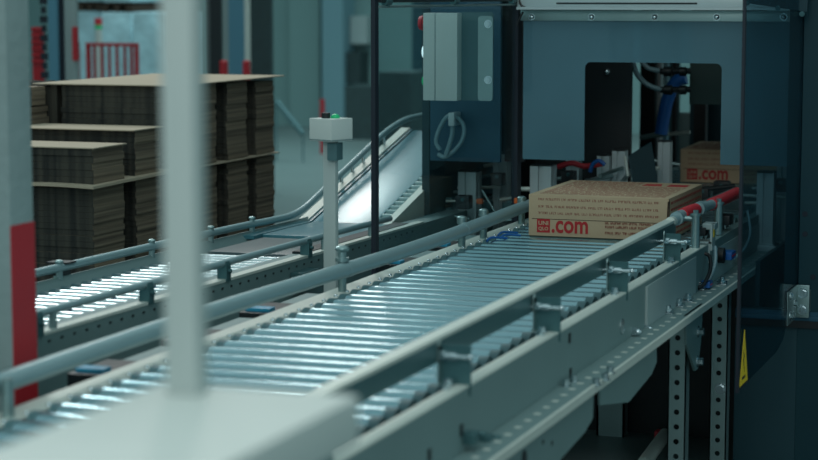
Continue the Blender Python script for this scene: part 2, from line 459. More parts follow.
# curved feed-in pipe with red sleeves at the machine mouth
pts = [on_x(678, 222, -1.33), on_x(692, 215, -1.315), on_x(712, 206, -1.30), on_x(735, 202, -1.30)]
pts = [Vector((-1.327, 6.17, .912)), Vector((-1.318, 6.30, .925)), Vector((-1.302, 6.46, .925)), Vector((-1.285, 6.68, .925)), Vector((-1.28, 7.05, .925))]
b = nb(); tube(b, pts, .0165, 18, 6); gp2 = obj('guard_pipe', b, M['rail'], cv)
def along(t):
    n_ = len(pts) - 1; i = min(int(t * n_), n_ - 1); f = t * n_ - i; return pts[i].lerp(pts[i + 1], f)
for (a, c) in ((.20, .44), (.66, .98)):
    b = nb(); tube(b, [along(a), along((a + c) / 2), along(c)], .0205, 18, 4)
    obj('pipe_sleeve', b, M['redsl'], gp2)['label'] = 'red rubber sleeve'
for t_ in (.1, .5):
    p = along(t_); b = nb(); cyl(b, p - Vector((0, .02, 0)), p + Vector((0, .03, 0)), .022, 18); each('pipe_joint', b, M['rail'], gp2)
for yy in (6.24, 6.62):
    b = nb(); xx = -1.268; cyl(b, (xx, yy, .822), (xx, yy, .925), .0135, 18); cyl(b, (xx - .04, yy, .915), (xx + .01, yy, .915), .009, 12)
    cyl(b, (xx, yy, .925), (xx, yy, .931), .018, 18); hexbolt(b, (xx, yy, .931), (0, 0, 1), .009, .012)
    obj('pipe_post', b, M['galv'], gp2)
# sensors, cable glands and bolts behind the rail end
b = nb(); box(b, -1.29, -1.24, 6.36, 6.44, .822, .828); box(b, -1.25, -1.245, 6.36, 6.44, .76, .828); box(b, -1.275, -1.235, 6.38, 6.44, .865, .885, .003); box(b, -1.245, -1.238, 6.36, 6.41, .80, .885)
sb = obj('sensor_bracket', b, M['weblt'], cv, smooth=False)
b = nb(); box(b, -1.31, -1.262, 6.37, 6.43, .845, .872, .004); obj('sensor', b, M['black'], sb)
b = nb(); box(b, -1.2378, -1.2365, 6.375, 6.395, .842, .868); obj('sensor_label', b, M['yellow'], sb)
b = nb(); box(b, -1.30, -1.25, 6.72, 6.80, .842, .875, .004); obj('sensor', b, M['black'], cv)
b = nb(); tube(b, [(-1.262, 6.30, .80), (-1.235, 6.30, .79), (-1.225, 6.27, .75), (-1.235, 6.22, .71), (-1.25, 6.20, .70)], .006, 10); obj('cable', b, M['blkcable'], cv)
b = nb(); tube(b, [(-1.236, 6.40, .81), (-1.23, 6.38, .77), (-1.235, 6.36, .73), (-1.25, 6.35, .70)], .006, 10); obj('cable', b, M['cable'], cv)
b = nb(); tube(b, [(-1.23, 6.95, .87), (-1.21, 6.90, .80), (-1.21, 6.80, .76), (-1.23, 6.70, .73)], .005, 10); obj('cable', b, M['cable'], cv)
b = nb(); cyl(b, (-1.25, 6.52, .765), (-1.228, 6.52, .765), .026, 20); obj('cable_gland', b, M['black'], cv)
b = nb(); box(b, -1.25, -1.215, 6.58, 6.66, .742, .768, .003); each('plug', b, M['blue'], cv)
b = nb(); box(b, -1.25, -1.22, 6.24, 6.29, .695, .715, .003); each('plug', b, M['blue'], cv)
b = nb(); box(b, -1.2145, -1.2135, 6.59, 6.65, .753, .757); box(b, -1.2195, -1.2185, 6.25, 6.28, .703, .706); each('plug_stripe', b, M['redsl'], cv)
b = nb()
for (px, py, r) in ((636, 332, .014), (648, 329, .012), (643, 338, .010)):
    p = on_x(px, py, -1.24)
    cyl(b, (-1.25, p.y, p.z), (-1.236, p.y, p.z), r, 6); ball(b, (-1.234, p.y, p.z), r * .7, 10)
cyl(b, (-1.25, on_x(622, 331, -1.25).y, .735), (-1.248, on_x(622, 331, -1.25).y, .735), .022, 20)
each('fixing', b, M['bolt'], cv)
for (px, py) in ((668, 312), (679, 305), (688, 300), (700, 288), (722, 283)):
    p = on_z(px, py, .695); b = nb()
    cyl(b, (p.x, p.y, .69), (p.x, p.y, .715), .008, 12); box(b, p.x - .016, p.x + .016, p.y - .016, p.y + .016, .69, .695, .002); hexbolt(b, (p.x, p.y, .70), (0, 0, 1), .012, .008)
    each('bolt', b, M['bolt'], cv)
for (px, py) in ((566, 384), (574, 380), (596, 383), (605, 378), (610, 371)):
    p = on_z(px, py, .695); b = nb(); hexbolt(b, (p.x, p.y, .6905), (0, 0, 1), .009, .016); each('bolt', b, M['bolt'], cv)
for (px, py) in ((469, 437), (484, 440)):
    p = on_x(px, py, -1.243); b = nb(); box(b, -1.25, -1.225, p.y - .02, p.y + .015, p.z - .012, p.z + .012, .003); cyl(b, (-1.25, p.y + .03, p.z), (-1.215, p.y + .03, p.z), .006, 10)
    each('bolt', b, M['brk'], cv)
# blue drive bands at the left of the rollers near the box
for yy, xx in ((6.36, -2.0), (6.45, -1.98), (6.52, -2.01)):
    b = nb(); tube(b, [(xx, yy, .800), (xx + .01, yy + .03, .809), (xx + .05, yy + .07, .803)], .004, 10); obj('drive_band', b, M['blue'], cv)

# drive modules along the outside of the left frame
for k in (0, 1, 2, 4, 5):
    yy = 3.9 + k * .46 + (.08 if k > 3 else -.02); b = nb(); box(b, -2.20, -2.106, yy, yy + .19, .700, .782, .004)
    dm = obj('drive_module', b, M['black'], cv)
    b = nb(); box(b, -2.19, -2.12, yy + .02, yy + .06, .782, .792, .002); box(b, -2.106, -2.102, yy + .08, yy + .17, .72, .778, .001); each('plug', b, M['cyan'], dm)
    b = nb(); box(b, -2.18, -2.106, yy + .20, yy + .42, .70, .775, .003); obj('cable_cover', b, M['web'], dm, smooth=False)

# ================================================================== FAR CONVEYOR (left)
u = ray(1088, 28).normalized(); v = u.cross(Vector((0, 0, 1))).normalized(); nn = v.cross(u)
OB = on_z(43, 291, .8)
RB = Matrix((v, u, nn)).transposed()
cb = thing('roller_conveyor', 'narrow roller conveyor with bright shiny rollers behind the button post, passing the carton stacks', 'conveyor', OB, RB)
b = nb(); cyl(b, (.03, 0, -.024), (.31, 0, -.024), .024, 20); cyl(b, (.30, 0, -.024), (.335, 0, -.024), .0225, 18)
rb0 = obj('roller', b, M['rollB'], cb, local=True)
b = nb(); cyl(b, (0, 0, -.024), (.031, 0, -.024), .0245, 18); rc0 = obj('end_cap', b, M['cap'], rb0, local=True)
rb0.location = (0, -1.4, 0)
k = 1
while -1.4 + k * .063 < 1.02:
    o = dupe(rb0, cb, (0, -1.4 + k * .063, 0)); c = rc0.copy(); COL.objects.link(c); c.parent = o; k += 1
for k in range(9):
    yy = -1.1 + k * .25
    b = nb(); tube(b, [(.20, yy, -.004), (.22, yy + .02, .006), (.23, yy + .07, .002), (.22, yy + .1, -.006)], .006, 8); obj('drive_band', b, M['blue'], cb, local=True)
fs = obj('side_frame', prism(nb(), [(.345, .012), (.425, .012), (.425, -.14), (.44, -.14), (.44, -.15), (.415, -.15), (.415, .004), (.345, .004)], 'y', -1.6, 3.2), M['web'], cb, local=True, smooth=False)
obj('top_flange', box(nb(), .395, .427, -1.6, 2.1, .010, .018), M['strip'], fs, local=True, smooth=False)
b = nb(); y = -1.5
while y < 2.0:
    box(b, .4252, .4262, y, y + .012, -.010, -.004); ball(b, (.427, y + .04, -.045), .004, 8); y += .063
each('frame_screw', b, M['black'], fs, local=True)
ff = obj('side_frame', prism(nb(), [(0, -.01), (-.03, .02), (-.035, .02), (-.035, -.14), (0, -.14)], 'y', -1.6, 2.1), M['web'], cb, local=True, smooth=False)
# flat belts after the rollers
b = nb(); box(b, .03, .34, 1.04, 1.50, -.03, .004, .01); obj('belt', b, M['belt'], cb, local=True)
b = nb(); box(b, .02, .36, 1.52, 2.02, -.03, .012, .01); obj('belt', b, M['beltB'], cb, local=True)
b = nb(); box(b, .345, .40, 1.0, 2.0, -.004, .02); obj('belt_guard', b, M['black'], cb, local=True, smooth=False)
b = nb(); box(b, -.03, .02, 1.45, 2.0, .0, .013); obj('belt_guard', b, M['beltB'], cb, local=True, smooth=False)
# guard rails
b = nb(); tube(b, [(-.03, -1.6, .05), (-.03, 1.2, .045), (-.03, 1.7, .04), (-.03, 1.98, .046), (-.03, 2.25, .109), (-.03, 2.81, .257), (-.03, 3.0, .303), (-.03, 3.19, .334), (-.03, 3.35, .344), (-.03, 3.55, .346), (-.03, 4.0, .346)], .0125, 16, 5)
fg = obj('guard_pipe', b, M['rail'], cb, local=True)
for yy in (-1.2, -.50, .15, .75, 1.2, 1.55):
    b = nb(); cyl(b, (-.03, yy, -.02), (-.03, yy, .062), .010, 14); ball(b, (-.03, yy, .064), .013, 12, (1, 1, .5)); obj('pipe_post', b, M['galv'], fg, local=True)
b = nb(); tube(b, [(.415, -1.6, .062), (.415, .2, .062), (.415, 1.0, .062), (.415, 1.75, .06)], .0105, 16, 2)
ng = obj('guard_pipe', b, M['rail'], cb, local=True)
for yy in (-.7, .31, 1.1, 1.55):
    b = nb(); cyl(b, (.415, yy, -.01), (.415, yy, .062), .010, 14); obj('pipe_post', b, M['galv'], ng, local=True)
for yy in (-.80, -.21, .29, .93):
    b = nb(); prism(b, [(.40, .01), (.43, .01), (.43, .055), (.425, .068), (.405, .068), (.40, .055)], 'y', yy, yy + .030)
    cyl(b, (.43, yy + .015, .04), (.438, yy + .015, .04), .006, 10)
    obj('rail_bracket', b, M['brk'], ng, local=True, smooth=False)
# small fittings under the frame and legs
b = nb()
for (yy, zz) in ((-.55, -.08), (-.45, -.07), (.45, -.06)): box(b, .426, .436, yy, yy + .03, zz, zz + .02)
cyl(b, (.426, .63, -.055), (.429, .63, -.055), .012, 14)
each('cable_slot', b, M['black'], cb, local=True)
b = nb(); box(b, .426, .47, .78, .93, -.07, -.02, .004); obj('junction_box', b, M['brk'], cb, local=True)
for yy in (-1.2, .0, 1.6):
    for xx in (-.03, .39):
        b = nb(); box(b, xx, xx + .035, yy, yy + .04, -.79, -.10); obj('leg', b, M['galv'], cb, local=True, smooth=False)
# sensor with a green light on the far side
sn = thing('photo_sensor', 'small black sensor with a green light on the far side of the shiny rollers', 'sensor', OB + v * -.05 + u * .17 + nn * .02, RB)
b = nb(); box(b, -.02, .02, 0, .05, .0, .035, .004); box(b, -.03, .035, -.005, .055, .035, .04); obj('housing', b, M['black'], sn, local=True)
b = nb(); ball(b, (.0, -.003, .028), .006); obj('status_light', b, M['greenled'], sn, local=True)
b = nb(); box(b, -.01, .01, .0, .02, -.06, .0); obj('bracket', b, M['galv'], sn, local=True)

# ================================================================== INCLINED BELT
th = math.radians(13.6); y0 = 2.04
uu = u * math.cos(th) + nn * math.sin(th); n2 = nn * math.cos(th) - u * math.sin(th)
OR = OB + u * y0 + nn * -.004
RRm = Matrix((v, uu, n2)).transposed()
ic = thing('inclined_belt_conveyor', 'inclined belt conveyor with pale worn belt rising beyond the glass pane', 'conveyor', OR, RRm)
bl = 1.26
b = nb(); box(b, -.008, .235, 0, bl, -.03, .0, .008); obj('belt', b, M['ramp'], ic, local=True)
b = nb(); box(b, -.060, -.022, -.03, bl, -.10, .010); obj('side_frame', b, M['strip'], ic, local=True, smooth=False)
b = nb(); box(b, -.022, -.010, -.03, bl, -.03, .004); obj('belt_guard', b, M['beltB'], ic, local=True, smooth=False)
b = nb(); box(b, .285, .315, -.10, bl, -.12, .012); obj('side_frame', b, M['strip'], ic, local=True, smooth=False)
b = nb(); box(b, .237, .284, 0, bl, -.05, -.02); obj('bead_track', b, M['rubber'], ic, local=True, smooth=False)
b = nb(); cyl(b, (0, 0, 0), (.036, 0, 0), .014, 14); bd = obj('guide_wheel', b, M['galv'], ic, local=True); bd.location = (.242, .03, -.006)
for k in range(1, 24): dupe(bd, ic, (.242, .03 + k * .05, -.006))
for k in range(6):
    b = nb(); cyl(b, (-.050, .35 + k * .13, .01), (-.050, .35 + k * .13, .050), .006, 10); ball(b, (-.050, .35 + k * .13, .052), .010, 10); obj('guard_bolt', b, M['bolt'], ic, local=True)
b = nb(); box(b, -.10, .315, bl, bl + .02, -.12, -.03); obj('end_plate', b, M['web'], ic, local=True, smooth=False)
for xx in (-.09, .285):
    b = nb(); w0 = RRm @ Vector((xx, .9, -.1)) + OR
    box(b, w0.x, w0.x + .035, w0.y, w0.y + .035, 0, w0.z + .01); obj('leg', b, M['galv'], ic, smooth=False)
# milky covers beside the ramp foot
for (pa, pb, ya, yt, Y_) in ((388, 412, 225, 262, 6.2), (412, 426, 214, 252, 6.5)):
    a = on_y(pa, yt, Y_); c = on_y(pb, ya, Y_)
    b = nb(); box(b, a.x, c.x, Y_, Y_ + .10, 0, a.z, .008)
    solo('plastic_cover', b, M['poly'], 'milky plastic cover at the foot of the ramp, %s' % ('nearer boxy one' if pa == 388 else 'taller one behind the boxy one'), 'cover')
    # stands on the ground via a thin steel foot
# ================================================================== BUTTON POST
pc = on_x(331, 143, -2.19)
bp = thing('button_post', 'slim grey post topped with a small button box, between the two conveyors', 'control post', (pc.x, pc.y, 0))
b = nb(); box(b, pc.x - .021, pc.x + .018, pc.y - .012, pc.y + .012, 0, 1.20, .003); box(b, pc.x - .06, pc.x + .06, pc.y - .06, pc.y + .06, 0, .008)
obj('post', b, M['post'], bp)
rz = Matrix.Translation((pc.x, pc.y, 0)) @ Matrix.Rotation(math.radians(-36 + 14), 4, 'Z') @ Matrix.Translation((-pc.x, -pc.y, 0))
b = nb(); box(b, pc.x - .045, pc.x + .045, pc.y - .045, pc.y + .045, 1.196, 1.262, .003); b.transform(rz); hb = obj('button_box', b, M['white'], bp)
b = nb(); box(b, pc.x - .0465, pc.x + .0465, pc.y - .0465, pc.y + .0465, 1.199, 1.201); b.transform(rz); obj('lid_seam', b, M['cap'], hb)
b = nb(); cyl(b, (pc.x - .012, pc.y - .01, 1.262), (pc.x - .012, pc.y - .01, 1.278), .013, 18); obj('push_button', b, M['black'], hb)
b = nb(); cyl(b, (pc.x + .014, pc.y, 1.262), (pc.x + .014, pc.y, 1.266), .014, 18); ball(b, (pc.x + .014, pc.y, 1.266), .0125, 16, (1, 1, .7)); obj('green_button', b, M['green'], hb)
b = nb(); box(b, pc.x + .0, pc.x + .03, pc.y - .03, pc.y + .018, 1.14, 1.19); obj('clamp', b, M['cap'], bp)

# ================================================================== FOREGROUND BOX + POST
zt = 1.17
A = on_z(150, 386, zt); B = on_z(356, 397, zt)
yb = max(A.y, B.y) + .012
fb = thing('control_box_stand', 'blurred pale grey box with an upright post at the near left', 'control stand', ((A.x + B.x) / 2, 1.7, 0))
b = nb(); box(b, A.x, B.x, 1.25, yb, zt - .055, zt, .006); obj('box_body', b, M['white'], fb)
pa = on_z(165, 394, zt); pb = on_z(203, 394, zt)
b = nb(); box(b, pa.x, pb.x, pa.y - .0, pa.y + .03, zt - .0, 2.4, .003); obj('post', b, M['post'], fb)
b = nb(); box(b, -.93, -.88, 1.30, 1.35, 0, zt - .05, .003); box(b, -1.0, -.81, 1.23, 1.42, 0, .01); obj('pedestal', b, M['post'], fb)

# ================================================================== CARDBOARD BOXES
def letter_rows(bm, x0, x1, z, h, seed, plane):
    """rows of tiny unreadable printed letters"""
    rnd = random.Random(seed); x = x0
    while x < x1:
        nlet = rnd.randint(3, 9)
        for _ in range(nlet):
            w = h * rnd.uniform(.45, .72)
            if x + w > x1: return
            plane(bm, x, x + w * .82, z, h * rnd.choice((1, 1, .9)), rnd.random())
            x += w * 1.12
        x += h * .7
def printed_box(loc, rotz, L, D, H, label, detail=True):
    t = thing('cardboard_box', label, 'box', loc, Matrix.Rotation(rotz, 3, 'Z'), 'printed cardboard boxes')
    w2 = L / 2
    b = nb(); box(b, -w2, w2, -D / 2, D / 2, 0, H, .004); body = obj('carton', b, M['kraft'], t, local=True)
    # front flap: the lid's front wall folded over the upper half
    b = nb(); box(b, -w2 + .012, w2 - .003, -D / 2 - .0025, -D / 2 + .001, H * .42, H - .002, .0008)
    obj('flap', b, M['kraft'], t, local=True)
    b = nb(); box(b, -w2 + .012, w2 - .003, -D / 2 - .0008, -D / 2 + .001, H * .415 - .0012, H * .42)
    prism(b, [(w2 - .004, H * .93), (w2 - .001, H * .93), (w2 - .001, H * .44), (w2 - .007, H * .44)], 'y', -D / 2 - .0031, -D / 2 - .0002)
    prism(b, [(-D / 2 + .0, H * .93), (-D / 2 + .006, H * .99), (-D / 2 + .012, H * .9), (-D / 2 + .002, H * .42)], 'x', w2 - .001, w2 + .0008)
    box(b, w2 - .001, w2 + .0008, -.02, .05, H * .62, H * .64); box(b, w2 - .001, w2 + .0008, .048, .052, H * .45, H * .64)
    obj('slit', b, M['kraftd'], t, local=True)
    yf = -D / 2 - .0031; yl = -D / 2 - .0008
    def pf(bm, a, c, z, h, q):
        e = h * .18
        if q < .35: box(bm, a, a + e, yf, yf + .002, z, z + h); box(bm, a, c, yf, yf + .002, z, z + e)
        elif q < .7: box(bm, a, a + e, yf, yf + .002, z, z + h); box(bm, a, c, yf, yf + .002, z + h - e, z + h); box(bm, a, c * .99 + a * .01, yf, yf + .002, z + h * .4, z + h * .4 + e)
        else: box(bm, c - e, c, yf, yf + .002, z, z + h); box(bm, a, c, yf, yf + .002, z + h - e, z + h)
    b = nb(); hh = H * .056
    for i, zf in enumerate((.86, .685, .53)): letter_rows(b, -w2 + .035, w2 - .03, H * zf, hh, i + 3, pf)
    letter_rows(b, -w2 + .27, w2 - .04, H * .345, hh * .9, 31, pf)
    letter_rows(b, -w2 + .27, w2 - .06, H * .25, hh, 11, pf); letter_rows(b, -w2 + .27, w2 - .08, H * .11, hh, 12, pf)
    obj('fine_print', b, M['inkd'], t, local=True, smooth=False)['label'] = 'rows of small red print'
    # side print
    def ps(bm, a, c, z, h, q): box(bm, w2 - .0005, w2 + .0008, a, c - (c - a) * .25 * (q > .5), z, z + h)
    b = nb()
    for i, zf in enumerate((.84, .68, .52, .22, .08)): letter_rows(b, -D / 2 + .03, D / 2 - .02, H * zf, hh * 1.1, 40 + i, ps)
    obj('fine_print', b, M['inkd'], t, local=True, smooth=False)
    # top print
    def pt(bm, a, c, z, h, q): box(bm, a, c - (c - a) * .25 * (q > .5), z, z + h, H - .0005, H + .0008)
    b = nb(); yy = -D / 2 + .035; i = 0
    while yy < D / 2 - .03:
        letter_rows(b, -w2 + .03, w2 - .02 if yy < D * .18 else w2 - .20, yy, .008, 60 + i, pt); yy += .030; i += 1
    obj('fine_print', b, M['inkd'], t, local=True, smooth=False)
    b = nb(); box(b, w2 - .10, w2 - .03, D / 2 - .14, D / 2 - .07, H - .0005, H + .0009)
    for q in range(4): box(b, w2 - .19 , w2 - .12 - q * .004, D / 2 - .14 + q * .022, D / 2 - .13 + q * .022, H - .0005, H + .0009)
    obj('logo', b, M['ink'], t, local=True, smooth=False)
    # logo on the front: red square with four-letter rows cut out, then .com
    sq = .046; lx = -w2 + .030; lz = H * .085
    b = nb(); box(b, lx, lx + sq, yl - .0002, yl + .002, lz, lz + sq * 1.02); lg = obj('logo', b, M['ink'], t, local=True, smooth=False)
    for body_, zz in (('UNI', lz + sq * .56), ('QLO', lz + sq * .12)):
        m_ = text_mesh(body_, .024, .0003); xs = [q.co.x for q in m_.verts]; sx = (sq * .76) / (max(xs) - min(xs))
        ys = [q.co.y for q in m_.verts]; sy = (sq * .31) / (max(ys) - min(ys))
        m_.transform(Matrix.Translation((lx + sq * .12, yl - .0008, zz)) @ Matrix.Rotation(PI / 2, 4, 'X') @ Matrix.Diagonal((sx, sy, 1, 1)) @ Matrix.Translation((-min(xs), -min(ys), 0)))
        obj('logo_letters', m_, M['kraft'], lg, local=True, smooth=False)
    m_ = text_mesh('.com', .06, .0005); xs = [q.co.x for q in m_.verts]; ys = [q.co.y for q in m_.verts]
    m_.transform(Matrix.Translation((lx + sq + .006, yl - .0003, lz)) @ Matrix.Rotation(PI / 2, 4, 'X') @ Matrix.Diagonal((.128 / (max(xs) - min(xs)), .043 / (max(ys) - min(ys)), 1, 1)) @ Matrix.Translation((-min(xs), -min(ys), 0)))
    obj('lettering', m_, M['ink'], t, local=True, smooth=False)
    return t
printed_box((-1.668, 6.835, .8004), 0, .488, .555, .143, 'brown cardboard box with red printing, riding out of the machine on the rollers')
printed_box((-1.60, 8.93, .802), math.radians(2), .488, .50, .145, 'shadowed cardboard box with red printing, waiting inside the machine beyond the opening')
b = nb(); box(b, -1.635, -1.30, 8.85, 9.10, .9485, 1.24, .004)
tb = thing('cardboard_box', 'plain brown cardboard box standing upright on the shadowed box inside the machine', 'box', (-1.5, 8.97, .9485), group='printed cardboard boxes')
obj('carton', b, M['kraft'], tb); b = nb(); box(b, -1.63, -1.31, 8.848, 8.8502, 1.08, 1.083); 
for q in range(8): box(b, -1.60, -1.34, 8.8485, 8.8502, 1.1 + q * .015, 1.104 + q * .015)
obj('fine_print', b, M['inkd'], tb, smooth=False)

# ================================================================== MACHINE
YP = 7.15
mc = thing('packing_machine', 'dark teal packing machine with guard panes that the conveyor runs out of', 'machine', (-1.7, 8.0, 0))
# front panel with rounded opening
def rrect(x0, x1, z0, z1, r, n=6):
    P = []
    for (cx, cz, a0) in ((x1 - r, z1 - r, 0), (x0 + r, z1 - r, PI / 2), (x0 + r, z0 + r, PI), (x1 - r, z0 + r, 1.5 * PI)):
        for k in range(n + 1):
            a = a0 + PI / 2 * k / n; P.append((cx + r * math.cos(a), cz + r * math.sin(a)))
    return P
xa = on_y(523, 100, YP).x; xb = -1.10
za = on_y(523, 159, YP).z; zb = on_y(523, 20, YP).z
ha, hb_ = on_y(585, 62, YP), on_y(722, 62, YP)
arch = []
r = .022
pts_ = [(ha.x, za)] + [(ha.x + r - r * math.cos(PI / 2 * k / 6), ha.z - r + r * math.sin(PI / 2 * k / 6)) for k in range(7)] + \
       [(hb_.x - r + r * math.sin(PI / 2 * k / 6), ha.z - r + r * math.cos(PI / 2 * k / 6)) for k in range(7)] + [(hb_.x, za)]
poly = [(xa, za)] + pts_ + [(xb, za), (xb, zb), (xa, zb)]
b = nb(); prism(b, poly, 'y', YP, YP + .006); bmesh.ops.triangulate(b, faces=[f for f in b.faces if len(f.verts) > 4])
fp = obj('front_panel', b, M['panel'], mc, smooth=False); fp['label'] = 'blue grey see-through panel with a rounded opening'
# header rails over panel
b = nb(); z1 = on_y(523, 20, YP).z; z2 = on_y(523, 10, YP).z
box(b, xa - .01, xb + .02, YP - .006, YP, z1 - .002, z2, .001)
hr = obj('header_rail', b, M['galv'], mc)
for px in (532, 592, 655, 717, 784):
    p = on_y(px, 17, YP); b = nb(); cyl(b, (p.x, YP - .008, p.z), (p.x, YP - .006, p.z), .013, 16); ball(b, (p.x, YP - .009, p.z), .010, 12, (1, .6, 1)); each('bolt', b, M['bolt'], hr)
b = nb(); box(b, xa - .01, xb + .02, YP - .06, YP + .02, z2 + .002, z2 + .012); box(b, xa - .01, xb + .02, YP - .05, YP + .02, z2 + .012, z2 + .05, .003)
obj('header_rail', b, M['alu'], mc); 
b = nb(); box(b, on_y(560, 6, YP).x, on_y(700, 6, YP).x, YP - .052, YP - .049, z2 + .022, z2 + .028); obj('header_slot', b, M['black'], hr)
# left side guard pane (sheet in the YZ plane) with dark edges
XLP = -2.14
b = nb(); box(b, XLP - .003, XLP, 5.68, 7.17, .62, 2.3); lp = obj('side_pane', b, M['glass'], mc, smooth=False)
b = nb(); box(b, XLP - .007, XLP + .007, 5.655, 5.685, .60, 2.3); obj('pane_edge', b, M['rubber'], lp, smooth=False)
b = nb(); box(b, XLP - .012, XLP + .010, 7.15, 7.20, .60, 2.3); obj('pane_edge', b, M['rubber'], lp, smooth=False)
for zz, rr_ in ((1.603, .006), (1.585, .004)):
    b = nb(); cyl(b, (XLP + .012, 5.68, zz), (XLP + .012, 7.15, zz - .0), rr_, 10); obj('tie_rod', b, M['black' if rr_ > .005 else 'galv'], lp)
for px in (386, 454, 512):
    p = on_x(px, 7, XLP + .012); b = nb(); cyl(b, (XLP + .012, p.y - .012, 1.60), (XLP + .012, p.y + .03, 1.60), .012, 10); box(b, XLP, XLP + .02, p.y, p.y + .012, 1.585, 1.63); obj('rod_clamp', b, M['brk'], lp)
# right side guard pane
XRP = -1.02
b = nb()
P = [(5.67, .49), (6.32, .49), (6.44, .51), (6.48, .53), (6.50, .58), (6.74, .60), (6.74, 2.3), (5.67, 2.3)]
prism(b, [(max(q[0] - .02, 5.65) if q[0] < 6 else q[0], q[1]) for q in P], 'x', XRP, XRP + .004); rp = obj('side_pane', b, M['glassd'], mc, smooth=False)
b = nb(); box(b, XRP - .002, XRP + .006, 5.632, 5.652, .485, 2.3); obj('pane_edge', b, M['rubber'], rp, smooth=False)
# warning triangle, lower near corner of the pane
tri = [on_x(743, 329, XRP), on_x(747.5, 378, XRP), on_x(737.5, 389, XRP)]
w0, w1 = 5.662, 5.79; zlo = .497; zhi = .655
b = nb(); prism(b, [(w0, zlo), (w1, zlo), ((w0 + w1) / 2, zhi)], 'x', XRP + .004, XRP + .0055); wt = obj('warning_sign', b, M['yellow'], rp, smooth=False); wt['label'] = 'yellow triangular warning sticker'
b = nb(); t_ = .008
zc_ = zlo
prism(b, [(w0 - .008, zlo - .008), (w1 + .008, zlo - .008), (w1 - .004, zlo), (w0 + .004, zlo)], 'x', XRP + .0042, XRP + .0058)
prism(b, [(w0 + .05, .60), (w0 + .068, .575), (w0 + .056, .57), (w0 + .07, .53), (w0 + .045, .57), (w0 + .056, .575)], 'x', XRP + .0052, XRP + .0062)
box(b, XRP + .0052, XRP + .0062, w0 + .035, w0 + .085, .512, .520)
obj('sign_mark', b, M['black'], rp, smooth=False)
# cabinet front right
YC = 6.72
xc = on_y(800, 200, YC).x
cabt = nb(); box(cabt, xc, xc + 1.0, YC, YC + .9, .0, 2.3, .004); cf = obj('cabinet', cabt, M['machine'], mc)
xlow = on_y(734, 400, YC).x
b = nb(); box(b, xlow, xc, YC, YC + .03, 0, .565); obj('lower_panel', b, M['machine'], mc, smooth=False)
b = nb(); box(b, xlow, xc + 1.0, YC - .012, YC + .02, .53, .545, .003); box(b, xlow, xc + 1., YC - .004, YC + .02, .545, .56); obj('sill', b, M['mach2'], mc)
b = nb(); box(b, xlow, xc + 1.0, YC - .008, YC, .505, .53); obj('sill_gap', b, M['black'], mc, smooth=False)
for (px, py) in ((796, 214), (805, 214), (796, 234), (805, 234), (782, 275), (813, 277)):
    p = on_y(px, py, YC - .002)
    if px > 800:
        b = nb(); cyl(b, (p.x, YC - .003, p.z), (p.x, YC + .001, p.z), .009, 16); each('hole', b, M['rubber'], cf)
# a dark post behind the pane left of the cabinet edge
b = nb(); box(b, xc - .05, xc - .004, YC + .02, YC + .07, .56, 2.3); obj('frame_post', b, M['machine'], mc, smooth=False)
# hinge bracket
h0 = on_y(786, 284, YC - .03); h1 = on_y(809, 318, YC - .03)
b = nb(); box(b, XRP + .006, h1.x, YC - .034, YC - .029, h1.z, h0.z, .004); box(b, XRP + .0045, XRP + .008, 6.50, YC - .029, h1.z, h0.z, .003)
box(b, xc + .0, h1.x, YC - .030, YC, h1.z + .02, h0.z - .02)
hg = obj('hinge_bracket', b, M['galv'], mc)
b = nb()
for zz in (h0.z - .028, h1.z + .028): hexbolt(b, (h1.x - .022, YC - .034, zz), (0, -1, 0), .012, .010)
for (yy, zz) in ((6.55, h0.z - .02), (6.64, h0.z - .055), (6.55, h0.z - .085), (6.60, h1.z + .02)): hexbolt(b, (XRP + .008, yy, zz), (1, 0, 0), .011, .010)
each('bolt', b, M['bolt'], hg)
# top corner plate right
a = on_y(742, 3, 6.6); c = on_y(803, 15, 6.6)
b = nb(); prism(b, [(a.x, 1.595), (c.x + .01, 1.565), (c.x + .01, 1.545), (c.x + .02, 2.2), (a.x, 2.2)], 'y', 6.62, 6.63); cp = obj('corner_plate', b, M['machine'], mc, smooth=False)
b = nb()
for (px, py) in ((747, 3), (778, 8), (802, 14)):
    p = on_y(px, py, 6.615); hexbolt(b, p, (0, -1, 0), .006, .006)
each('bolt', b, M['brk'], cp)
# body of the machine: walls, inner plates
b = nb(); box(b, -2.56, -2.53, 7.30, 10.2, 0, 2.3); obj('side_wall', b, M['machine'], mc, smooth=False)
b = nb(); a = on_y(430, 160, 7.28); c = on_y(500, 160, 7.28)
box(b, a.x, c.x, 7.28, 7.30, .985, 2.3, .002); obj('blue_panel', b, M['mach2'], mc); 
b = nb(); box(b, c.x, XLP - .02, 7.34, 7.36, .985, 2.3); obj('inner_panel', b, M['black'], mc, smooth=False)
b = nb(); box(b, -2.53, -2.10, 8.2, 8.22, 0, 2.3); obj('inner_panel', b, M['black'], mc, smooth=False)
a = on_y(583, 60, 7.9); c = on_y(630, 160, 7.9)
b = nb(); box(b, a.x - .2, c.x, 7.9, 7.93, .70, 2.3); obj('inner_panel', b, M['black'], mc, smooth=False)
b = nb(); ball(b, on_y(607, 72, 7.895), .014, 12); each('bolt', b, M['bolt'], mc)
a = on_y(690, 60, 8.3); c = on_y(740, 105, 8.3)
b = nb(); box(b, a.x, c.x + .1, 8.3, 8.34, c.z, 2.3); kp = obj('inner_panel', b, M['mach2'], mc, smooth=False)
kp.data.materials[0] = M['web'] if False else mat('olive_grey_plate', (40, 62, 60), .6, .1)
b = nb(); box(b, -1.20, -.4, 8.6, 8.63, 0, 2.3); obj('inner_panel', b, M['machine'], mc, smooth=False)
b = nb(); box(b, -1.235, -1.205, 7.2, 9.6, 0, .56); obj('inner_panel', b, M['machine'], mc, smooth=False)
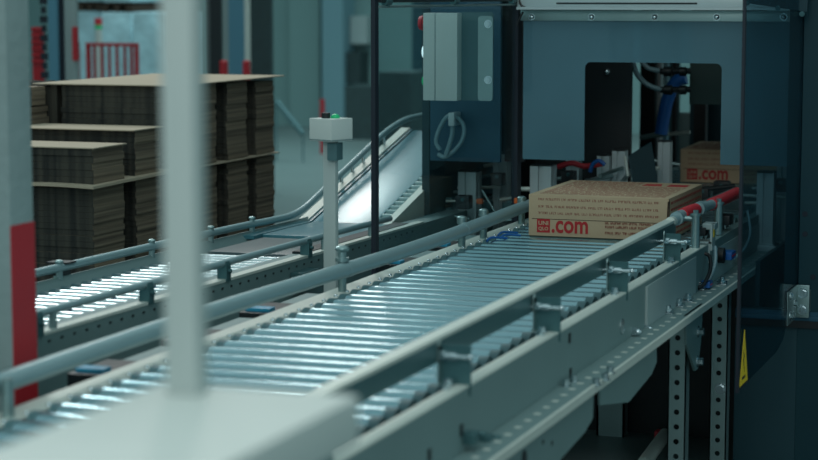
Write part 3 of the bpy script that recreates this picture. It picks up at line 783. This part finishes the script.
b = nb(); box(b, -2.53, xlow + .0, 7.17, 7.20, .0, .62); obj('base_panel', b, M['black'], mc, smooth=False)
b = nb(); box(b, -1.90, -.9, 6.72 + .9, 6.72 + .93, .56, .60); obj('base_panel', b, M['machine'], mc, smooth=False)
b = nb(); box(b, -1.165, -1.150, 6.76, 8.5, .56, .72); obj('inner_panel', b, M['machine'], mc, smooth=False)
obj('added_shade_roof', box(nb(), -2.53, -.12, 7.30, 10.2, 2.28, 2.30), M['machine'], mc, smooth=False)  # unseen roof added to keep light out of the machine's interior
a = on_y(655, 100, 10.15); c = on_y(679, 100, 10.15); e = on_y(690, 100, 10.15); g = on_y(760, 100, 10.15)
obj('rear_panel', box(nb(), a.x, c.x, 10.15, 10.18, 0, 2.28), M['cap'], mc, smooth=False); obj('rear_panel', box(nb(), e.x, g.x, 10.15, 10.18, 0, 2.28), M['machine'], mc, smooth=False)
obj('rear_panel', box(nb(), c.x, e.x, 10.15, 10.18, 0, 1.02), M['web'], mc, smooth=False)
# uprights seen through the opening
for (pa, pb, Y_, mt) in ((640, 655, 9.8, 'black'), (657, 661, 9.9, 'alu'), (664, 667, 9.7, 'pillar'), (672, 676, 9.8, 'black'), (694, 706, 9.7, 'black')):
    a = on_y(pa, 100, Y_); c = on_y(pb, 100, Y_); b = nb(); box(b, a.x, c.x, Y_, Y_ + .05, 0, 2.3); obj('frame_post', b, M[mt], mc, smooth=False)
# aluminium extrusions
def extrusion(pxa, pxb, top, Y_, zb=.62):
    a = on_y(pxa, top, Y_); c = on_y(pxb, top, Y_); w = c.x - a.x; s = w / 2; x0 = (a.x + c.x) / 2; y0_ = Y_ + s
    g = s * .16; d = s * .38
    P = [(-s, -s), (-g * 1.6, -s), (-g * 1.6, -s + d), (g * 1.6, -s + d), (g * 1.6, -s), (s, -s), (s, -g), (s - d, -g), (s - d, g), (s, g), (s, s), (g, s), (g, s - d), (-g, s - d), (-g, s), (-s, s), (-s, g), (-s + d, g), (-s + d, -g), (-s, -g)]
    b = nb(); prism(b, [(x0 + p, y0_ + q) for p, q in P], 'z', zb, a.z); bmesh.ops.triangulate(b, faces=[f for f in b.faces if len(f.verts) > 4])
    o = obj('extrusion_post', b, M['alu'], mc, smooth=False)
    b = nb(); box(b, x0 - s, x0 + s, Y_, Y_ + w, a.z, a.z + .006, .001); obj('end_cap', b, M['black'], o)
    return o
for e in ((530, 551, 166, 7.25, .82), (566, 579, 160, 7.7, .80), (597, 609, 156, 7.75, .80), (612, 625, 151, 7.78, .80), (658, 670, 142, 8.1, .8),
          (458, 476, 172, 7.5, .3), (493, 507, 154, 7.8, .3), (757, 774, 173, 7.3, .6), (777, 789, 165, 7.6, .6)):
    extrusion(*e)
b = nb(); p = on_y(765, 243, 7.28); box(b, p.x - .075, p.x + .06, 7.26, 7.40, .69, .712, .003); obj('foot_plate', b, M['alu'], mc)
b = nb()
for dx in (-.05, .045): hexbolt(b, (p.x + dx, 7.27, .712), (0, 0, 1), .01, .012)
each('bolt', b, M['bolt'], mc)
# rods, clamps and rails of the mechanism
def rod(pa, pb, Y_, r, m, name='guide_rod', Y2=None):
    a = on_y(*pa, Y_); c = on_y(*pb, Y2 or Y_); return obj(name, cyl(nb(), a, c, r, 14), M['strip' if m == 'alu' else m], mc)
rod((478, 214.5), (504, 214.5), 7.6, .006, 'alu'); rod((440, 188), (500, 187), 7.65, .006, 'alu'); rod((430, 192), (458, 192), 7.6, .007, 'galv')
rod((478, 178), (495, 174), 7.7, .006, 'cable'); rod((470, 201), (484, 201), 7.4, .004, 'alu'); rod((446, 201), (458, 201), 7.4, .004, 'alu')
rod((745, 203), (757, 203), 7.35, .006, 'alu'); rod((738, 195), (794, 198), 7.5, .006, 'alu'); rod((752, 188), (760, 188), 7.5, .005, 'alu')
rod((516, 189), (531, 189), 7.3, .009, 'alu'); rod((551, 179), (562, 178), 7.5, .008, 'galv')
rod((640, 137), (690, 132), 9.3, .008, 'alu'); rod((640, 138), (668, 133), 9.0, .012, 'web'); rod((700, 190), (735, 186), 8.0, .01, 'black')
rod((430, 200), (500, 196), 8.0, .012, 'black'); rod((650, 160), (680, 165), 8.4, .01, 'galv'); rod((610, 175), (660, 168), 8.0, .008, 'alu')
rod((700, 205), (735, 190), 7.6, .012, 'galv')
rod((434, 207), (452, 205), 7.5, .01, 'black'); rod((484, 166), (497, 164), 7.9, .008, 'alu'); rod((448, 160), (458, 161), 7.9, .006, 'alu')
rod((500, 200), (518, 197), 7.6, .007, 'alu'); rod((482, 190), (496, 214), 7.4, .005, 'galv'); rod((436, 214), (470, 219), 7.35, .008, 'galv'); rod((484, 222), (516, 220), 7.4, .008, 'galv')
for (x_, y_, Y_, w_, h_) in ((440, 196, 7.7, .03, .018), (447, 205, 7.5, .02, .03), (486, 207, 7.6, .02, .02), (509, 208, 7.6, .03, .03)):
    p = on_y(x_, y_, Y_); b = nb(); box(b, p.x - w_, p.x + w_, p.y, p.y + .04, p.z - h_, p.z + h_, .005); obj('valve', b, M['brk'], mc)
for (x_, y_, Y_, s_) in ((464, 201, 7.3, .028), (498, 178, 7.6, .026), (569, 176, 7.5, .026), (781, 184, 7.4, .026), (722, 187, 8.2, .032), (703, 193, 8.0, .026)):
    p = on_y(x_, y_, Y_); b = nb(); box(b, p.x - s_, p.x + s_, p.y - s_, p.y + s_, p.z - s_ * 1.1, p.z + s_ * .8, .008); o = obj('clamp_block', b, M['black'], mc)
    b = nb(); hexbolt(b, (p.x + .003, p.y - s_, p.z + .008), (0, -1, 0), .005, .006); each('bolt', b, M['brk'], o)
for (x_, y_, Y_) in ((479, 202, 7.35), (517, 201.5, 7.1)):
    p = on_y(x_, y_, Y_); b = nb(); box(b, p.x - .012, p.x + .012, Y_, Y_ + .02, p.z - .008, p.z + .012, .003); obj('sensor', b, M['orange'], mc)
a = on_y(558, 167, 7.65); c = on_y(602, 164, 7.65)
b = nb(); tube(b, [a, a.lerp(c, .3) + Vector((0, 0, .012)), a.lerp(c, .6) + Vector((0, 0, -.004)), c], .011, 12); obj('red_gripper', b, M['redsl'], mc)
a = on_y(430, 192, 7.7); c = on_y(446, 197, 7.7); b = nb(); tube(b, [a, a.lerp(c, .5), c], .012, 12); obj('red_gripper', b, M['redsl'], mc)
b = nb(); a = on_y(590, 172, 7.6); tube(b, [a, a + Vector((.01, 0, .03)), a + Vector((.035, 0, .045)), a + Vector((.06, 0, .03))], .008, 10); obj('air_hose', b, M['blue'], mc)
for (ax, ay, bx, by) in ((600, 176, 622, 168), (622, 182, 632, 170), (586, 181, 612, 176)):
    a = on_y(ax, ay, 7.55); c = on_y(bx, by, 7.75); b = nb(); cyl(b, a, c, .009, 10); obj('link_arm', b, M['galv'], mc)
# tilted dark deflector plate
b = nb(); q = [on_y(628, 156, 7.55), on_y(650, 142, 7.75), on_y(657, 186, 7.75), on_y(634, 190, 7.55)]
vs = [b.verts.new(p) for p in q] + [b.verts.new(p + Vector((.004, .008, 0))) for p in q]
for f in ((0, 1, 2, 3), (7, 6, 5, 4), (0, 4, 5, 1), (1, 5, 6, 2), (2, 6, 7, 3), (3, 7, 4, 0)): b.faces.new([vs[k] for k in f])
dp = obj('deflector_plate', b, M['brk'], mc, smooth=False); dp.data.materials[0] = M['machine']
b = nb(); cyl(b, on_y(625, 156, 7.54), on_y(628, 176, 7.54), .006, 10); obj('plate_edge', b, M['strip'], dp)
# cables and hoses in the opening
b = nb(); tube(b, [on_y(632, 58, 8.2), on_y(637, 74, 8.2), on_y(648, 85, 8.2), on_y(662, 90, 8.2)], .011, 12); obj('air_hose', b, M['cable'], mc)
b = nb(); tube(b, [on_y(639, 58, 8.25), on_y(648, 68, 8.25), on_y(662, 71, 8.25)], .010, 12); obj('air_hose', b, M['cable'], mc)
for yy in (71.5, 90): 
    b = nb(); cyl(b, on_y(660, yy, 8.2), on_y(690, yy - .5, 8.25), .013, 12); cyl(b, on_y(664, yy, 8.2), on_y(672, yy, 8.2), .020, 12); cyl(b, on_y(680, yy, 8.2), on_y(686, yy, 8.2), .019, 12); obj('valve', b, M['black'], mc)
b = nb(); tube(b, [on_y(686, 78, 8.5), on_y(676, 82, 8.5), on_y(668, 98, 8.5), on_y(664, 115, 8.5), on_y(661, 134, 8.5)], .028, 14); obj('cable_sleeve', b, M['blue'], mc)['label'] = 'blue fabric cable sleeve'
b = nb(); tube(b, [on_y(440, 150, 7.22), on_y(436, 140, 7.22), on_y(443, 122, 7.22), on_y(452, 115, 7.22), on_y(463, 124, 7.22), on_y(463, 138, 7.22), on_y(455, 150, 7.22), on_y(445, 157, 7.22), on_y(438, 154, 7.22)], .008, 10)
ch = obj('air_hose', b, M['cable'], mc)
b = nb(); tube(b, [on_y(453, 116, 7.21), on_y(452, 135, 7.21), on_y(446, 155, 7.21)], .009, 10); obj('air_hose', b, M['cable'], mc)
b = nb(); p = on_y(452, 118, 7.2); box(b, p.x - .012, p.x + .012, 7.19, 7.27, p.z - .03, p.z + .02, .003); obj('hose_clip', b, M['alu'], mc)
# loop of cable behind the front panel
b = nb(); tube(b, [on_y(556, 28, 7.4), on_y(533, 42, 7.4), on_y(524, 66, 7.4), on_y(529, 90, 7.4), on_y(548, 103, 7.4)], .010, 10); obj('air_hose', b, M['blkcable'], mc)
# thin black wires at the corner by the pane edge
b = nb(); tube(b, [on_y(519, 0, 7.1), on_y(522, 6, 7.1), on_y(530, 9, 7.1)], .004, 8); tube(b, [on_y(523, 12, 7.1), on_y(519, 20, 7.1), on_y(517, 26, 7.1)], .004, 8); each('wire', b, M['blkcable'], mc)

# stop-button box beside the left pane
YE = 6.85
es = thing('stop_button_box', 'light grey switch box with red stop button on the machine\'s left pane', 'switch box', (-2.3, YE, 1.25))
a = on_y(423, 13, YE); c = on_y(435, 99, YE); d = on_y(457, 101, YE)
b = nb(); box(b, a.x, d.x, YE, YE + .075, d.z, a.z, .004); bb = obj('housing', b, M['white'], es)
b = nb(); box(b, c.x - .001, c.x + .001, YE - .0012, YE + .01, d.z, a.z); obj('lid_seam', b, M['cap'], bb)
e = on_y(493, 101, YE + .05)
b = nb(); prism(b, rrect(d.x - .01, e.x, e.z, on_y(493, 12, YE + .05).z, .012), 'y', YE + .05, YE + .054); mb_ = obj('mounting_plate', b, M['cap'], es, smooth=False)
f0 = on_y(478, 60, YE + .045)
b = nb(); prism(b, rrect(f0.x, e.x, e.z, on_y(493, 16, YE + .05).z, .012), 'y', YE + .044, YE + .05); obj('mounting_strip', b, M['galv'], mb_, smooth=False)
b = nb()
for py in (24, 80): hexbolt(b, on_y(488, py, YE + .044), (0, -1, 0), .010, .008)
each('bolt', b, M['bolt'], mb_)
s_ = on_y(423, 23, YE + .03)
b = nb(); cyl(b, (a.x, YE + .035, s_.z), (a.x - .012, YE + .035, s_.z), .012, 18); cyl(b, (a.x - .012, YE + .035, s_.z), (a.x - .024, YE + .035, s_.z), .027, 22, .024); obj('stop_button', b, M['redsl'], es)
b = nb(); s_ = on_y(423, 52, YE + .03); cyl(b, (a.x + .001, YE + .035, s_.z), (a.x - .010, YE + .035, s_.z), .022, 22); obj('lit_button', b, M['ring'], es)
b = nb(); s_ = on_y(423, 81, YE + .03); cyl(b, (a.x + .001, YE + .035, s_.z), (a.x - .012, YE + .035, s_.z), .016, 22); obj('green_button', b, M['green'], es)

# ================================================================== CARTON STACKS
XS = -3.6
def ypx(px, X=XS): return on_x(px, 150, X).y
G = 'bundles of flattened cartons on the pallets'
def bundle(x0, x1, y0_, y1_, z0, z1, label, frontface=True, seed=0):
    t = thing('carton_bundle', label, 'cardboard bundle', ((x0 + x1) / 2, (y0_ + y1_) / 2, z0), group='bundles of flattened cartons')
    rnd = random.Random(seed); b = nb(); z = z0; H = z1 - z0; nl = max(4, int(H / .022)); h = H / nl
    for k in range(nl):
        j1, j2 = rnd.uniform(-.004, .004), rnd.uniform(-.004, .004)
        box(b, x0 + j1, x1 + j1, y0_ + j2, y1_ + j2, z, z + h * .97); z += h
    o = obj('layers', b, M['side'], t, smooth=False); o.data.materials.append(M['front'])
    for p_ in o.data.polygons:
        if p_.normal.y < -.9: p_.material_index = 1  # faces towards the camera take the darker, painted-shade tone
    return t
ztop = lambda px, py: on_x(px, py, XS).z
zb_up = ztop(123, 180)
def tops(px, py): return on_x(px, py, XS).z
zdiv = tops(93, 186)
# pallets under the stack
ys = [ypx(q) for q in (92, 123, 135, 160, 172, 216, 227, 247, 256, 274)]
def pallet(x0, x1, y0_, y1_, label):
    t = thing('wooden_pallet', label, 'pallet', ((x0 + x1) / 2, (y0_ + y1_) / 2, 0), group='wooden pallets under the cartons')
    for q in range(3):
        yy = y0_ + (y1_ - y0_ - .09) * q / 2; obj('bearer', box(nb(), x0, x1, yy, yy + .09, .02, .11), M['kraft'], t, smooth=False)
    for q in range(6):
        xx = x0 + (x1 - x0 - .1) * q / 5; obj('board', box(nb(), xx, xx + .1, y0_, y1_, .11, .13), M['kraft'], t, smooth=False)
    for q in range(3):
        xx = x0 + (x1 - x0 - .1) * q / 2; obj('base_board', box(nb(), xx, xx + .1, y0_, y1_, 0, .02), M['kraft'], t, smooth=False)
pallet(-4.65, XS, ys[0], ys[4] + .1, 'wooden pallet under the nearer carton stack, behind the far conveyor')
pallet(-4.65, XS, ys[4] + .14, ys[9], 'wooden pallet under the farther carton stack, behind the far conveyor')
LOW = ['lower bundle of flat cartons at the near front corner of the stack', 'lower bundle of flat cartons second from the near front corner',
       'lower bundle of flat cartons behind the blurred post', 'lower bundle of flat cartons second from the far end of the stack', 'lower bundle of flat cartons at the far end of the stack']
UPP = ['short upper bundle of flat cartons with pale top, at the near front corner', 'upper bundle of flat cartons one step higher behind the shortest one',
       'full-height upper bundle of flat cartons behind the blurred post', 'full-height upper bundle of flat cartons second from the far end', 'full-height upper bundle of flat cartons at the far end']
tp = [tops(93, 149), tops(135, 131), tops(190, 85), tops(226, 83), tops(256, 82)]
for i in range(5):
    a, c = ys[2 * i], ys[2 * i + 1]
    bundle(XS - .50, XS, a, c, .13, zdiv - .011, LOW[i], seed=i)
    bundle(XS - .50 - (.03 if i == 1 else 0), XS - (.0 if i else .0), a, c, zdiv + .006, tp[i], UPP[i], seed=20 + i)
bundle(XS - 1.03, XS - .53, ys[0] + .02, ys[1], .13, zdiv - .011, 'lower bundle of flat cartons at the left end of the front row', seed=50)
bundle(XS - 1.03, XS - .56, ys[1] + .25, ys[3] + .1, zdiv + .006, tops(200, 85) - .08, 'small upper bundle of flat cartons beside the concrete column', seed=51)
bundle(XS - 1.03, XS - .56, ys[1] + .28, ys[3] + .08, tops(200, 85) - .075, tops(200, 85), 'topmost short bundle of flat cartons beside the concrete column', seed=52)
bundle(XS - 1.03, XS - .53, ys[4], ys[5], .13, zdiv - .011, 'lower bundle of flat cartons in the back row of the stack', seed=53)
def sheet(x0, x1, y0_, y1_, z, label, sag=.0, seed=1):
    b = nb(); rnd = random.Random(seed); nx, ny = 10, 14; V = []
    for lay in (0, .004 if sag == 0 else .010):
        V.append([[b.verts.new((x0 + (x1 - x0) * i / nx, y0_ + (y1_ - y0_) * j / ny, z + lay - (sag * (1 - j / ny) ** 2 * (.5 + .5 * math.sin(i * 1.1 + seed))))) for i in range(nx + 1)] for j in range(ny + 1)])
    for L, fl in ((0, True), (1, False)):
        for j in range(ny):
            for i in range(nx):
                q = (V[L][j][i], V[L][j][i + 1], V[L][j + 1][i + 1], V[L][j + 1][i]); b.faces.new(q[::-1] if fl else q)
    for j in range(ny):
        for i in (0, nx): b.faces.new((V[0][j][i], V[0][j + 1][i], V[1][j + 1][i], V[1][j][i]))
    for i in range(nx):
        for j in (0, ny): b.faces.new((V[0][j][i], V[0][j][i + 1], V[1][j][i + 1], V[1][j][i]))
    bmesh.ops.recalc_face_normals(b, faces=b.faces)
    return solo('cardboard_sheet', b, M['sheet'], label, 'cardboard sheet', 'pale cardboard divider sheets')
sheet(-4.66, XS + .03, ys[0] - .05, ys[4] + .05, zdiv - .001, 'wavy pale divider sheet between the lower and upper bundles of the near pallet', .008, 2)
sheet(-4.3, XS + .02, ys[5] - .3, ys[9] + .02, zdiv - .001, 'pale divider sheet halfway up the far pallet of bundles', 0, 3)
sheet(XS - .5, XS + .012, ys[0] - .01, ys[1] + .01, tp[0] + .001, 'pale cover sheet on the shortest upper bundle', 0, 4)
sheet(XS - .53, XS + .012, ys[2] - .03, ys[3] + .02, tp[1] + .001, 'pale cover sheet on the bundle one step above the shortest', 0, 5)
sheet(XS - .62, XS + .03, ys[4] - .02, ys[9] + .06, max(tp[2:]) + .002, 'long pale cover sheet across the top of the full-height bundles', 0, 6)
# back row standing cartons (front shade painted into the dark tone)
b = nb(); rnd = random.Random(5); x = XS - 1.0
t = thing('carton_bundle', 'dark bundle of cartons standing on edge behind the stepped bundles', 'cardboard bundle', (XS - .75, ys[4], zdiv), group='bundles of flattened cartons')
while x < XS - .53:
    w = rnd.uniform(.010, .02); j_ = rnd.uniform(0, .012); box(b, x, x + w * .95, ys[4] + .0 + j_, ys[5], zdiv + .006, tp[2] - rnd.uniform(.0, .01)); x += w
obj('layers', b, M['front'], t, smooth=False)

# ================================================================== BACKGROUND HALL
def bar(bm, pa, pb, Y_, top, dep=.03, z0=0.): 
    a = on_y(pa, 60, Y_); c = on_y(pb, 60, Y_); box(bm, a.x, c.x, Y_, Y_ + dep, z0, top); return bm
solo('steel_column', bar(nb(), 49, 57, 12, 6), M['bluecol'], 'slim blue grey steel upright next to the concrete column', 'column')
solo('steel_column', bar(nb(), 57, 63, 12.1, 6), M['rubber'], 'black steel upright at the left behind the cartons', 'column')
pcol = solo('steel_column', bar(nb(), 62, 77, 12.6, 6, .03), M['concrete'], 'pale grey column carrying a red plate, behind the cartons', 'column')
solo('steel_column', bar(nb(), 206, 221, 13, 6, .03), M['black'], 'black column just right of the blurred post', 'column')
solo('steel_column', bar(nb(), 222, 229, 14, 6, .03), M['concrete'], 'grey column between the black and the blue columns', 'column')
solo('steel_column', bar(nb(), 229, 243, 13.6, 6, .03), M['bluecol'], 'bright blue column behind the top of the carton stack', 'column')
solo('steel_column', bar(nb(), 243, 249, 13.9, 6, .03), M['strip'], 'narrow white column right of the blue column', 'column')
solo('racking', bar(nb(), 249, 271, 15, 6, .05), M['darkmesh'], 'dark mottled racking right of the blue and white columns', 'racking')
# chain hanging
b = nb(); p = on_y(43.5, 10, 11.5)
for k in range(30): cyl(b, (p.x, 11.5, .6 + k * .06), (p.x, 11.5, .645 + k * .06), .018 if k % 2 else .026, 8)
solo('hanging_chain', b, M['rubber'], 'dark chain hanging between the red grid and the steel uprights', 'chain')
b = nb()
for k in range(3): bar(b, 32.5 + k * 3.9, 35.5 + k * 3.9, 12.5, on_y(36, 27, 12.5).z, .02, .3)
for k in range(6): a = on_y(32, 60, 12.5); c = on_y(43.5, 60, 12.5); zz = on_y(36, 28 + k * 6.5, 12.5).z; box(b, a.x, c.x, 12.49, 12.5, zz - .012, zz)
for s in (32.5, 40.3): bar(b, s, s + 1, 12.51, .4, .02, 0)
solo('mesh_panel', b, M['red'], 'red grid panel seen between the column and the chain', 'panel')
a = on_y(67, 27, 12.5); c = on_y(72, 61, 12.5)
obj('marker_plate', box(nb(), a.x, c.x, 12.57, 12.6, c.z, a.z), M['red'], pcol, smooth=False)['label'] = 'narrow red plate'
# red safety barrier
YB = 14
sbx = thing('safety_barrier', 'red barrier with upright bars in front of the wrapped goods', 'barrier', (on_y(110, 60, YB).x, YB, 0))
zt_ = on_y(110, 43, YB).z
a = on_y(85.5, 60, YB); c = on_y(137, 60, YB)
obj('top_rail', box(nb(), a.x, c.x, YB, YB + .04, zt_ - .025, zt_), M['red'], sbx, smooth=False)
obj('bottom_rail', box(nb(), a.x, c.x, YB, YB + .04, .10, .13), M['red'], sbx, smooth=False)
for px, w in ((86, 3.2), (93, 1.2), (100.5, 1.5), (108, 1.2), (115.5, 1.4), (123.5, 1.2), (130, 1.6), (134.5, 2.8)):
    q = on_y(px, 60, YB); e = on_y(px + w, 60, YB); obj('bar', box(nb(), q.x, e.x, YB, YB + .03, 0, zt_ - .02), M['red'], sbx, smooth=False)
YB2 = 13.4; zz = on_y(74, 43, YB2).z
b = nb(); q = on_y(73.5, 60, YB2); e = on_y(78, 60, YB2); box(b, q.x, e.x, YB2, YB2 + .03, zz - .03, zz); box(b, e.x - .02, e.x, YB2, YB2 + .03, 0, zz)
box(b, q.x, q.x + .02, YB2, YB2 + .03, 0, zz); solo('safety_barrier', b, M['red'], 'short thin red rail left of the barred red barrier', 'barrier')
# stack light
p = on_y(98.5, 30, 15); lt = thing('signal_lamp', 'small red and green signal lamp on a white pole above the red barrier', 'signal lamp', (p.x, 15, 0))
obj('pole', cyl(nb(), (p.x, 15, 0), (p.x, 15, on_y(98, 29, 15).z), .03, 12), M['white'], lt)
obj('green_lens', cyl(nb(), (p.x, 15, on_y(98, 29, 15).z), (p.x, 15, on_y(98, 25, 15).z), .032, 12), M['green'], lt)
obj('red_lens', cyl(nb(), (p.x, 15, on_y(98, 25, 15).z), (p.x, 15, on_y(98, 18, 15).z), .032, 12), M['redsl'], lt)
# wrapped pallets
for (pa, pb, top, bot, Y_, lab) in ((78, 101, 11, 140, 17.2, 'left'), (102, 131, 12, 140, 17.0, 'middle'), (132, 164, 12, 140, 16.8, 'right')):
    a = on_y(pa, top, Y_); c = on_y(pb, top, Y_)
    b = nb(); box(b, a.x, c.x, Y_, Y_ + .8, .14, a.z, .02)
    for f in b.verts: f.co += Vector((random.uniform(-.01, .01), random.uniform(-.01, .01), 0))
    bmesh.ops.subdivide_edges(b, edges=b.edges[:], cuts=3, use_grid_fill=True)
    t = thing('wrapped_pallet', 'film-wrapped pallet load behind the red barrier, %s of the three lower ones' % lab, 'pallet load', ((a.x + c.x) / 2, Y_ + .4, 0), group='film wrapped pallet loads')
    obj('load', b, M['wrap'], t); obj('pallet', box(nb(), a.x, c.x, Y_, Y_ + .8, 0, .14), M['kraft'], t, smooth=False)
    if lab != 'right' :
        zz = a.z; b = nb(); box(b, a.x, c.x, Y_, Y_ + .8, zz + .09, zz + 1.2, .02); 
        t = thing('wrapped_pallet', 'film-wrapped pallet load stacked on top of the %s lower one' % lab, 'pallet load', ((a.x + c.x) / 2, Y_ + .4, zz + .001), group='film wrapped pallet loads')
        obj('load', b, M['wrap'], t)
        b = nb(); 
        for q in range(3): xx = a.x + (c.x - a.x - .06) * q / 2; box(b, xx, xx + .06, Y_, Y_ + .8, zz + .001, zz + .09)
        box(b, a.x, c.x, Y_, Y_ + .8, zz + .07, zz + .09); obj('pallet', b, M['kraftd'], t, smooth=False)
a = on_y(125, 12, 19.5); c = on_y(165, 12, 19.5)
solo('cabinet', box(nb(), a.x, c.x, 19.5, 20, 0, 3), M['cap'], 'tall grey cabinet above and behind the right wrapped pallet', 'cabinet')
# bollards
for (pa, pb, top, lab) in ((220, 227.5, 62, 'behind the cartons, left of the bright blue column'), (243, 250, 62, 'behind the cartons, right of the bright blue column')):
    Y_ = 13.0; a = on_y(pa, top, Y_); c = on_y(pb, top, Y_)
    b = nb(); cyl(b, ((a.x + c.x) / 2, Y_, 0), ((a.x + c.x) / 2, Y_, a.z), (c.x - a.x) / 2, 16); ball(b, ((a.x + c.x) / 2, Y_, a.z), (c.x - a.x) / 2, 12, (1, 1, .5))
    solo('bollard', b, M['red'], 'red bollard ' + lab, 'bollard', 'red bollards')
Y_ = 19; a = on_y(320, 99, Y_); c = on_y(323.3, 99, Y_); solo('marker_post', box(nb(), a.x, c.x, Y_, Y_ + .04, 0, a.z), M['red'], 'thin red marker post standing on the floor above the button box', 'post')
# shelf units and bits at 342..376
Y_ = 21
def blk(name, pa, ta, pb, tb, Yq, m, lab, cat, dep=.4, z0=None):
    a = on_y(pa, ta, Yq); c = on_y(pb, tb, Yq); return solo(name, box(nb(), a.x, c.x, Yq, Yq + dep, (c.z if z0 is None else z0), a.z), M[m], lab, cat)
blk('storage_rack', 345, 86, 378, 132, 21.0, 'darkmesh', 'dark low storage rack on the floor beyond the glass', 'rack', .5, 0)
blk('storage_rack', 412, 0, 440, 120, 19.5, 'machine', 'tall dark rack behind the stop button box', 'rack', .5, 0)
blk('equipment_box', 342, 52, 360, 84, 22.7, 'darkmesh', 'dark equipment box mounted on the back wall below the pale cabinet', 'equipment', .3)
blk('wall_cabinet', 350, 16, 367, 44, 22.8, 'weblt', 'pale rectangular cabinet on the back wall beyond the pilaster', 'cabinet', .2)
blk('machine_unit', 378, 72, 412, 128, 17.5, 'darkmesh', 'dark machine unit on the floor behind the left glass pane', 'machine', .6, 0)
# striped lean bar
b = nb(); a = on_y(276, 101, 18); c = on_y(303, 134, 18); cyl(b, a, c, .028, 10); cyl(b, c, (c.x, c.y, 0), .008, 10); cyl(b, a, (a.x, a.y, 0), .008, 10)
solo('barrier_bar', b, M['cap'], 'sloping bar beside the right end of the carton stack', 'barrier')
# small red object under the conveyor
p = on_z(661, 440, 0)
ob = thing('hand_tool', 'hand tool with a red head lying on the floor under the conveyor', 'tool', (p.x, p.y, 0))
b = nb(); box(b, p.x - .022, p.x + .022, p.y - .02, p.y + .03, .01, .035, .006); obj('head', b, M['redsl'], ob)
b = nb(); cyl(b, (p.x + .02, p.y - .02, .026), (p.x + .05, p.y - .5, .026), .024, 14); obj('handle', b, M['strip'], ob)

# ================================================================== LIGHT
w = bpy.data.worlds.new('hall_light'); S.world = w; w.use_nodes = True
w.node_tree.nodes['Background'].inputs[0].default_value = (.50, .74, .77, 1); w.node_tree.nodes['Background'].inputs[1].default_value = .62
def lamp(loc, target, sx, sy, power, col=(1, 1, 1), spread=None):
    l = bpy.data.lights.new('ceiling_or_fill_lamp', 'AREA'); l.shape = 'RECTANGLE'; l.size = sx; l.size_y = sy; l.energy = power; l.color = col
    if spread: l.spread = math.radians(spread)
    o = bpy.data.objects.new('ceiling_or_fill_lamp', l); COL.objects.link(o); o.location = loc
    o.rotation_euler = (Vector(target) - Vector(loc)).to_track_quat('-Z', 'Y').to_euler(); return o
lamp((-6.3, 14.3, 6.6), (-2.4, 6, .8), 1.1, 1.4, 88, (1, .95, .9))
lamp((-7.9, 10.8, 6.6), (-3, 5, .8), 1.7, 2.4, 210, (.95, 1, .98))
lamp((-1.0, 2.0, 6.5), (-1.2, 3.5, .8), 2.5, 3.5, 60, (.85, 1, .98))
lamp((-.6, -.6, 3.7), (-1.0, 2.2, 1.1), 1.6, 1.2, 54, (1, .99, .95))  # unseen fill light added above the camera to brighten the near post
lamp((-7, 17.5, 6.8), (-7, 18, 0), 9, 5, 260, (.75, 1, 1), 95)
